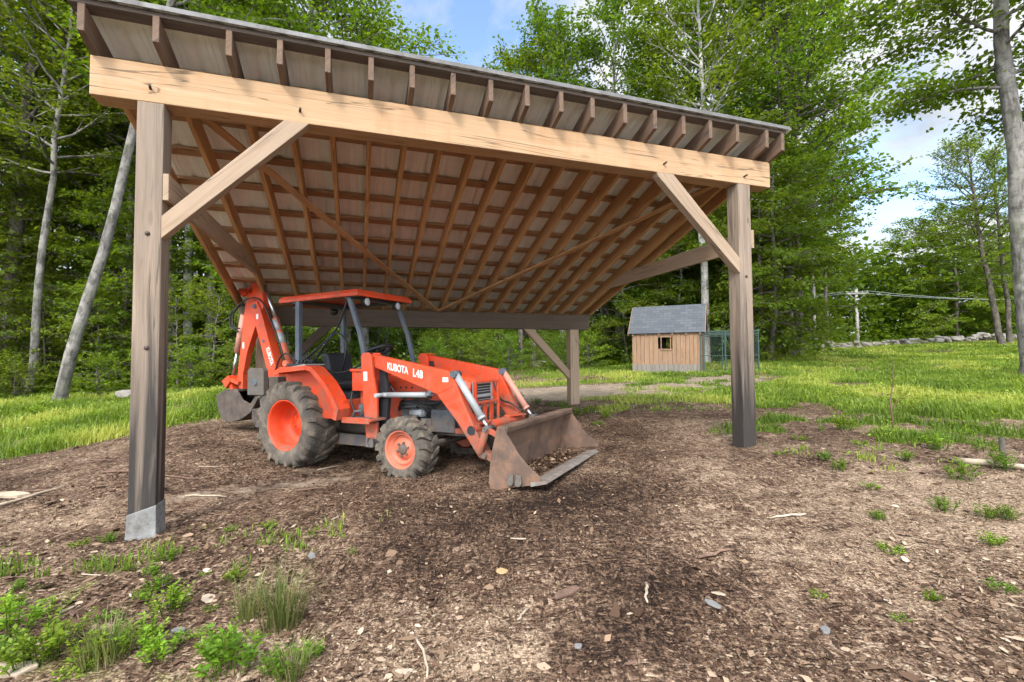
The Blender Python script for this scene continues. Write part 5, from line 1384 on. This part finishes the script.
m.box(-WX, -.30, WD - .02, WD, -.1, EH); m.box(.55, WX, WD - .02, WD, -.1, EH); m.box(-.30, .55, WD - .02, WD, -.1, .70); m.box(-.30, .55, WD - .02, WD, 1.42, EH)
m.build('back_wall', M['shed'], shed)
m = MB(); m.box(-WX + .02, WX - .02, .0, WD - .02, .02, .05); m.box(-WX + .02, -.1, .9, .92, .05, EH); m.build('floor_boards', M['darkin'], shed)
m = MB()
m.box(wins[0] - .045, wins[1] + .045, -.045, -.022, wins[3], wins[3] + .04); m.box(wins[0] - .06, wins[1] + .06, -.06, -.022, wins[2] - .05, wins[2])
m.box(wins[0] - .035, wins[0], -.04, -.022, wins[2], wins[3]); m.box(wins[1], wins[1] + .035, -.04, -.022, wins[2], wins[3])
wf_ = m.build('window_frame', M['shed'], shed, .003, 1)
m = MB(); m.newoff()
ov, sx = .13, .12
for s in (0, 1):
    y0, y1 = (-ov, WD / 2) if s == 0 else (WD + ov, WD / 2)
    sl_ = (RHt - EH) / (WD / 2); z0 = EH - ov * sl_ + .06; z1 = RHt + .06
    P = [(-WX - sx, y0, z0), (WX + sx, y0, z0), (WX + sx, y1, z1), (-WX - sx, y1, z1)]
    if s: P = P[::-1]
    Ls = math.hypot(y1 - y0, z1 - z0); uvs = [(0, 0), (2 * WX + 2 * sx, 0), (2 * WX + 2 * sx, Ls), (0, Ls)]
    m.face(P, uvs if not s else uvs[::-1])
sr = m.build('shingle_roof', M['shingle'], shed)
sr.modifiers.new('thick', 'SOLIDIFY').thickness = .03
for k in range(6):
    xk = -WX + .02 + k * (2 * WX - .09) / 5
    m = MB(); m.prism([(-ov + .02, EH - (ov - .02) * sl_ - .05), (.1, EH + .1 * sl_ - .05), (.1, EH + .1 * sl_ + .02), (-ov + .02, EH - (ov - .02) * sl_ + .02)], yz, xk, xk + .045, (0, 1, sl_)); m.build('rafter_end', M['shed'], shed, .002, 1)
for sx_ in (-1, 1):
    m = MB()
    xa = sx_ * (WX + .13); m.bar((xa, -ov, EH - ov * sl_ - .0), (xa, WD / 2, RHt - .0), .022, .09, (0, -sl_, 1)); m.bar((xa, WD + ov, EH - ov * sl_), (xa, WD / 2, RHt - .001), .022, .09, (0, sl_, 1)); m.build('barge_board', M['shed'], shed, .002, 1)

# green wire pen
xp, yp = at(729, 16.4)
pen = empty('wire_pen', (xp, yp, gzf(xp, yp)), R(-16))
tag(pen, 'dark green tube and wire pen joined to the right side of the shed', 'pen')
PX, PY, PH = .93, 1.5, 1.48
for x, y in ((-PX, 0), (-PX + .11, 0), (-.12, 0), (PX, 0), (PX, PY), (-PX, PY), (0, PY)):
    m = MB(); m.box(x - .02, x + .02, y - .02, y + .02, -.1, PH + (.03 if x == PX else 0)); m.build('pen_post', M['pen'], pen, .004, 1)
for z, tk in ((PH - .02, .04), (PH - .13, .03), (.60, .025), (.05, .03)):
    for yy in (0, PY):
        m = MB(); m.box(-PX, PX, yy - .015, yy + .015, z - tk / 2, z + tk / 2); m.build('pen_rail', M['pen'], pen, .003, 1)
    for xx in (-PX, PX):
        m = MB(); m.box(xx - .015, xx + .015, 0, PY, z - tk / 2 + .002, z + tk / 2 + .002); m.build('pen_rail', M['pen'], pen, .003, 1)
for (a, b, fx) in (((-PX, 0), (PX, 0), 0), ((-PX, PY), (PX, PY), 0), ((PX, 0), (PX, PY), 1), ((-PX, 0), (-PX, PY), 1)):
    m = MB(); a, b = Vector((*a, 0)), Vector((*b, 0)); n_ = int((b - a).length / .075)
    for k in range(1, n_): p = a.lerp(b, k / n_); m.bar(p + Vector((0, 0, .05)), p + Vector((0, 0, PH - .04)), .0035, .0035, (1, 0, 0) if not fx else (0, 1, 0))
    for k in range(1, 18): m.bar(a + Vector((0, 0, .05 + k * .08)), b + Vector((0, 0, .05 + k * .08)), .0035, .0035)
    m.build('wire_mesh', M['pen'], pen)

# stone wall across the field's far side
r_ = np.random.default_rng(9)
bmS = bmesh.new(); bmesh.ops.create_icosphere(bmS, subdivisions=2, radius=1); SV = np.array([v.co[:] for v in bmS.verts]); SF = [[v.index for v in f.verts] for f in bmS.faces]; bmS.free()
def stones(name, items):
    V = []; Fc = []; o0 = 0
    for (x, y, z, s, fl) in items:
        v = SV * (1 + .28 * (np.stack([vnoise(SV[:, 0] * 1.6 + x * 7, SV[:, 1] * 1.6 + y * 5 + SV[:, 2] * 1.9)], -1) - .5) * 2)
        v = np.clip(v, -.82, .82)
        a = r_.uniform(0, 6.28); v = v * [s * r_.uniform(.9, 1.4), s * r_.uniform(.7, 1), s * fl]
        v = np.stack([v[:, 0] * math.cos(a) - v[:, 1] * math.sin(a), v[:, 0] * math.sin(a) + v[:, 1] * math.cos(a), v[:, 2]], -1) + [x, y, z]
        V.append(v); Fc += [[i + o0 for i in f] for f in SF]; o0 += len(v)
    me = bpy.data.meshes.new(name); me.from_pydata(np.concatenate(V).tolist(), [], Fc); me.materials.append(M['stone'])
    o = bpy.data.objects.new(name, me); col.objects.link(o); return o
it = []
p0 = np.array(at(768, 27.5)); p1 = np.array(at(1060, 35))
for k in range(230):
    f = r_.random(); p = p0 * (1 - f) + p1 * f + r_.normal(0, .28, 2); s = r_.uniform(.12, .30) * (1.2 if r_.random() < .12 else .85)
    lay = r_.random() ** 1.6 * .30
    it.append((p[0], p[1], gzf(*p) + s * .3 + lay, s, r_.uniform(.45, .75)))
o = stones('stone_wall', it); tag(o, 'low dry stone wall of pale field stones across the far side of the field', 'stone wall')
o = stones('boulder', [(*at(130, 12.0), gzf(*at(130, 12.0)) + .1, .28, .5)]); tag(o, 'dark boulder in the grass right of the leaning forked trunk', 'boulder')
o = stones('boulder', [(*at(538, 25), gzf(*at(538, 25)) + .1, .5, .5)]); tag(o, 'boulder at the foot of the trunks beyond the clearing', 'boulder')

# utility pole and its wires
xu, yu = at(858, 37.5); zt_ = 1.35 + (358 - 291) / F * 37.5
pole = empty('utility_pole', (xu, yu, gzf(xu, yu) - .1), R(-12)); tag(pole, 'weathered utility pole with one crossarm standing behind the stone wall', 'utility pole')
hp = zt_ - pole.location.z
m = MB(); m.tube([(0, 0, -.5), (0, 0, hp)], [.13, .10], 12); m.build('pole_shaft', M['polewood'], pole)
m = MB(); m.box(-.8, .8, -.15, -.09, hp - .40, hp - .29); m.build('crossarm', M['polewood'], pole, .008, 1)
for s in (-1, 1):
    m = MB(); m.bar((s * .55, -.155, hp - .42), (0, -.15, hp - .95), .03, .03); m.build('arm_brace', M['polewood'], pole)
for xi in (-.72, -.36, .36, .72):
    m = MB(); m.lathe([(.0, .14), (.03, .13), (.05, .09), (.03, .05), (.05, .02), (.03, 0)], lambda a, b, t_, xi=xi: (xi + a, -.155 + b, hp - .29 + t_), 10); m.build('insulator', M['polewood'], pole)
pm = Matrix.Translation(pole.location) @ Matrix.Rotation(R(-12), 4, 'Z')
for xi in (-.72, .72):
    a = pm @ Vector((xi, -.155, hp - .16))
    for (px, D, zz_, nm) in ((560, 64, 9.5, 'left'), (1330, 30, 6.4, 'right')):
        bx_, by_ = at(px, D); b = Vector((bx_ + xi * .3, by_ + xi * .8, zz_))
        P = [a.lerp(b, t_) - Vector((0, 0, 1.1 * 4 * t_ * (1 - t_))) for t_ in np.linspace(0, 1, 17)]
        m = MB(); m.tube([p for p in P], .018, 5); o = m.build('power_line', M['wire'])
        tag(o, 'thin overhead wire running from the utility pole toward the ' + ('trees beside the shed' if nm == 'left' else 'big right edge tree'), 'wire', 'overhead wires ' + nm)

# ------------------------------------------------------------------ odd pieces on the ground
def stick(px0, py0, px1, py1, r_a, mat, label, cat='stick', name='stick', lift=.01):
    a = ground_at(px0, py0); b = ground_at(px1, py1)
    P = []
    for t_ in np.linspace(0, 1, 6):
        x = a[0] * (1 - t_) + b[0] * t_ + random.uniform(-.01, .01); y = a[1] * (1 - t_) + b[1] * t_ + random.uniform(-.01, .01)
        P.append(Vector((x, y, gzf(x, y) + lift + r_a * .6)))
    m = MB(); m.tube(P, [r_a, r_a * 1.05, r_a, r_a * .95, r_a * .85, r_a * .6], 7); o = m.build(name, mat); return tag(o, label, cat)
M['pale_wood'] = plain('weathered_stick', (.42, .34, .25), .85, 0, .2, .25, 12, .3, (.2, .15, .11), .5)
M['bark_piece'] = plain('bark_piece', (.17, .105, .075), .9, 0, .2, .35, 14, .5, (.08, .055, .04), .5)
M['dead_leaf'] = plain('dead_leaf', (.42, .26, .13), .8, 0, .2, .2, 20)
stick(-4, 507, 68, 488, .012, M['pale_wood'], 'long pale stick lying on the mulch at the left edge')
stick(24, 429, 60, 431, .016, M['pale_wood'], 'thin broken branch in the left lawn')
stick(102, 474, 150, 472, .014, M['bark_piece'], 'dark branch on the mulch behind the near left post')
stick(418, 640, 428, 680, .006, M['pale_wood'], 'thin pale twig pointing at the camera in the near ground')
stick(957, 464, 1040, 474, .028, M['pale_wood'], 'barkless pale log lying by the short stake', 'log', 'log', .02)
stick(75, 618, 82, 634, .004, M['bark_piece'], 'bent dark twig among the left weeds')
stick(645, 586, 647, 604, .008, M['pale_wood'], 'short pale splinter right of the curled bark')
stick(528, 612, 518, 622, .006, M['pale_wood'], 'small forked splinter left of the curled bark')
stick(806, 516, 770, 520, .008, M['pale_wood'], 'pale twig on the tan chips below the right post')
stick(700, 560, 735, 552, .009, M['bark_piece'], 'dark stick right of the flat grey stone')
gp = 'sticks strewn over the left mulch'
for k in range(18):
    px = random.uniform(0, 330); py = random.uniform(445, 600); L_ = random.uniform(14, 46); a_ = random.uniform(-.5, .5)
    stick(px, py, px + L_ * math.cos(a_), py + L_ * .5 * math.sin(a_), random.uniform(.003, .009), M[random.choice(['pale_wood', 'bark_piece', 'bark_piece'])], 'broken stick lying on the mulch around the near left post')['group'] = gp
x, y = ground_at(1003, 468); m = MB(); m.tube([(0, 0, -.1), (.004, 0, .12), (.0, .003, .27)], [.024, .022, .02], 9); o = m.build('stake', M['bark_dark'], loc=(x, y, gzf(x, y))); tag(o, 'short dark cut stake standing behind the pale log', 'stake')
def flatstone(px, py, w_, l_, th, rot, mat, label, cat, name, tilt=.1, n_=7):
    x, y = ground_at(px, py); m = MB(); out = []
    for k in range(n_):
        a = 2 * PI * k / n_ + random.uniform(-.25, .25); e = random.uniform(.8, 1.1)
        out.append((math.cos(a) * l_ * e, math.sin(a) * w_ * e))
    m.prism(out, lambda a, b, t_: (a, b, t_), 0, th); o = m.build(name, mat, None, min(.006, th * .3), 2)
    o.location = (x, y, gzf(x, y) + .004); o.rotation_euler = (tilt, tilt * .6, rot); return tag(o, label, cat)
flatstone(312, 557, .028, .034, .02, .3, M['slate'], 'pale squared stone chip on the mulch in front of the tractor', 'stone', 'stone_chip', .9, 5)
flatstone(713, 606, .022, .05, .012, -.9, M['slate'], 'long flat grey stone on the dark mulch in the near right', 'stone', 'flat_stone')
flatstone(825, 632, .022, .04, .012, .9, M['slate'], 'small flat grey stone on the tan chips at the right', 'stone', 'flat_stone')
flatstone(578, 648, .018, .022, .01, .2, M['slate'], 'light grey stone chip below the curled bark', 'stone', 'stone_chip')
flatstone(12, 497, .06, .16, .04, .2, M['pale_wood'], 'split block of pale wood at the left edge of the mulch', 'wood block', 'wood_block', .15)
flatstone(10, 672, .05, .12, .02, .3, M['pale_wood'], 'pale bark slab in the near left corner', 'bark slab', 'bark_slab', .12)
flatstone(208, 600, .035, .045, .01, .3, M['pale_wood'], 'pale chip beside the bushy bright weed', 'wood chip', 'wood_chip', .3)
flatstone(178, 632, .02, .035, .012, .1, M['slate'], 'whitish stone among the left weeds', 'stone', 'stone_chip')
flatstone(566, 595, .025, .11, .02, .75, M['bark_piece'], 'curled piece of dark bark on the near mulch', 'bark piece', 'bark_piece', .12, 9)
flatstone(502, 572, .03, .04, .004, .4, M['dead_leaf'], 'dry orange leaf in the middle of the mulch', 'leaf', 'dead_leaf', .2, 9)
gp = 'bark pieces strewn over the mulch'
for k in range(20):
    px = random.choice([random.uniform(0, 130), random.uniform(200, 1000)]); py = random.uniform(470, 675)
    flatstone(px, py, random.uniform(.008, .018), random.uniform(.03, .075), .007, random.uniform(0, 3.1), random.choice([M['pale_wood'], M['bark_piece'], M['bark_piece'], M['bark_piece']]), 'stray piece of bark or split wood lying on the mulch', 'bark piece', 'bark_piece', random.uniform(.05, .25), 6)['group'] = gp
# slim sapling in the field
x, y = ground_at(893, 428)
sp_ = empty('sapling', (x, y, gzf(x, y))); tag(sp_, 'thin dark stemmed sapling alone in the right field', 'sapling')
m = MB(); m.tube([(0, 0, -.05), (-.02, 0, .35), (.04, .02, .62), (.03, 0, .88)], [.012, .010, .007, .004], 6); m.tube([(-.01, 0, .25), (.12, .03, .38), (.26, .03, .42)], [.006, .005, .003], 5); m.build('stem', M['bark_piece'], sp_)
N = 46; Pl = np.concatenate([rng.normal([.03, 0, .88], [.10, .1, .06], (24, 3)), rng.normal([.24, .03, .42], [.07, .06, .04], (14, 3)), rng.normal([.0, 0, .6], [.06, .06, .08], (8, 3))])
q = leaf_quads(Pl, rng.normal(size=(N, 3)) * [1, 1, .4], rng.normal(0, .3, (N, 3)) + [0, 0, 1], rng.uniform(.05, .09, N), .3, .15)
o = bpy.data.objects.new('leaves', polys_mesh('leaves', [q], [rng.uniform(.3, .8, N)], M['leaf_bright'])); col.objects.link(o); o.parent = sp_

sc.cycles.use_adaptive_sampling = True; sc.cycles.adaptive_threshold = .03
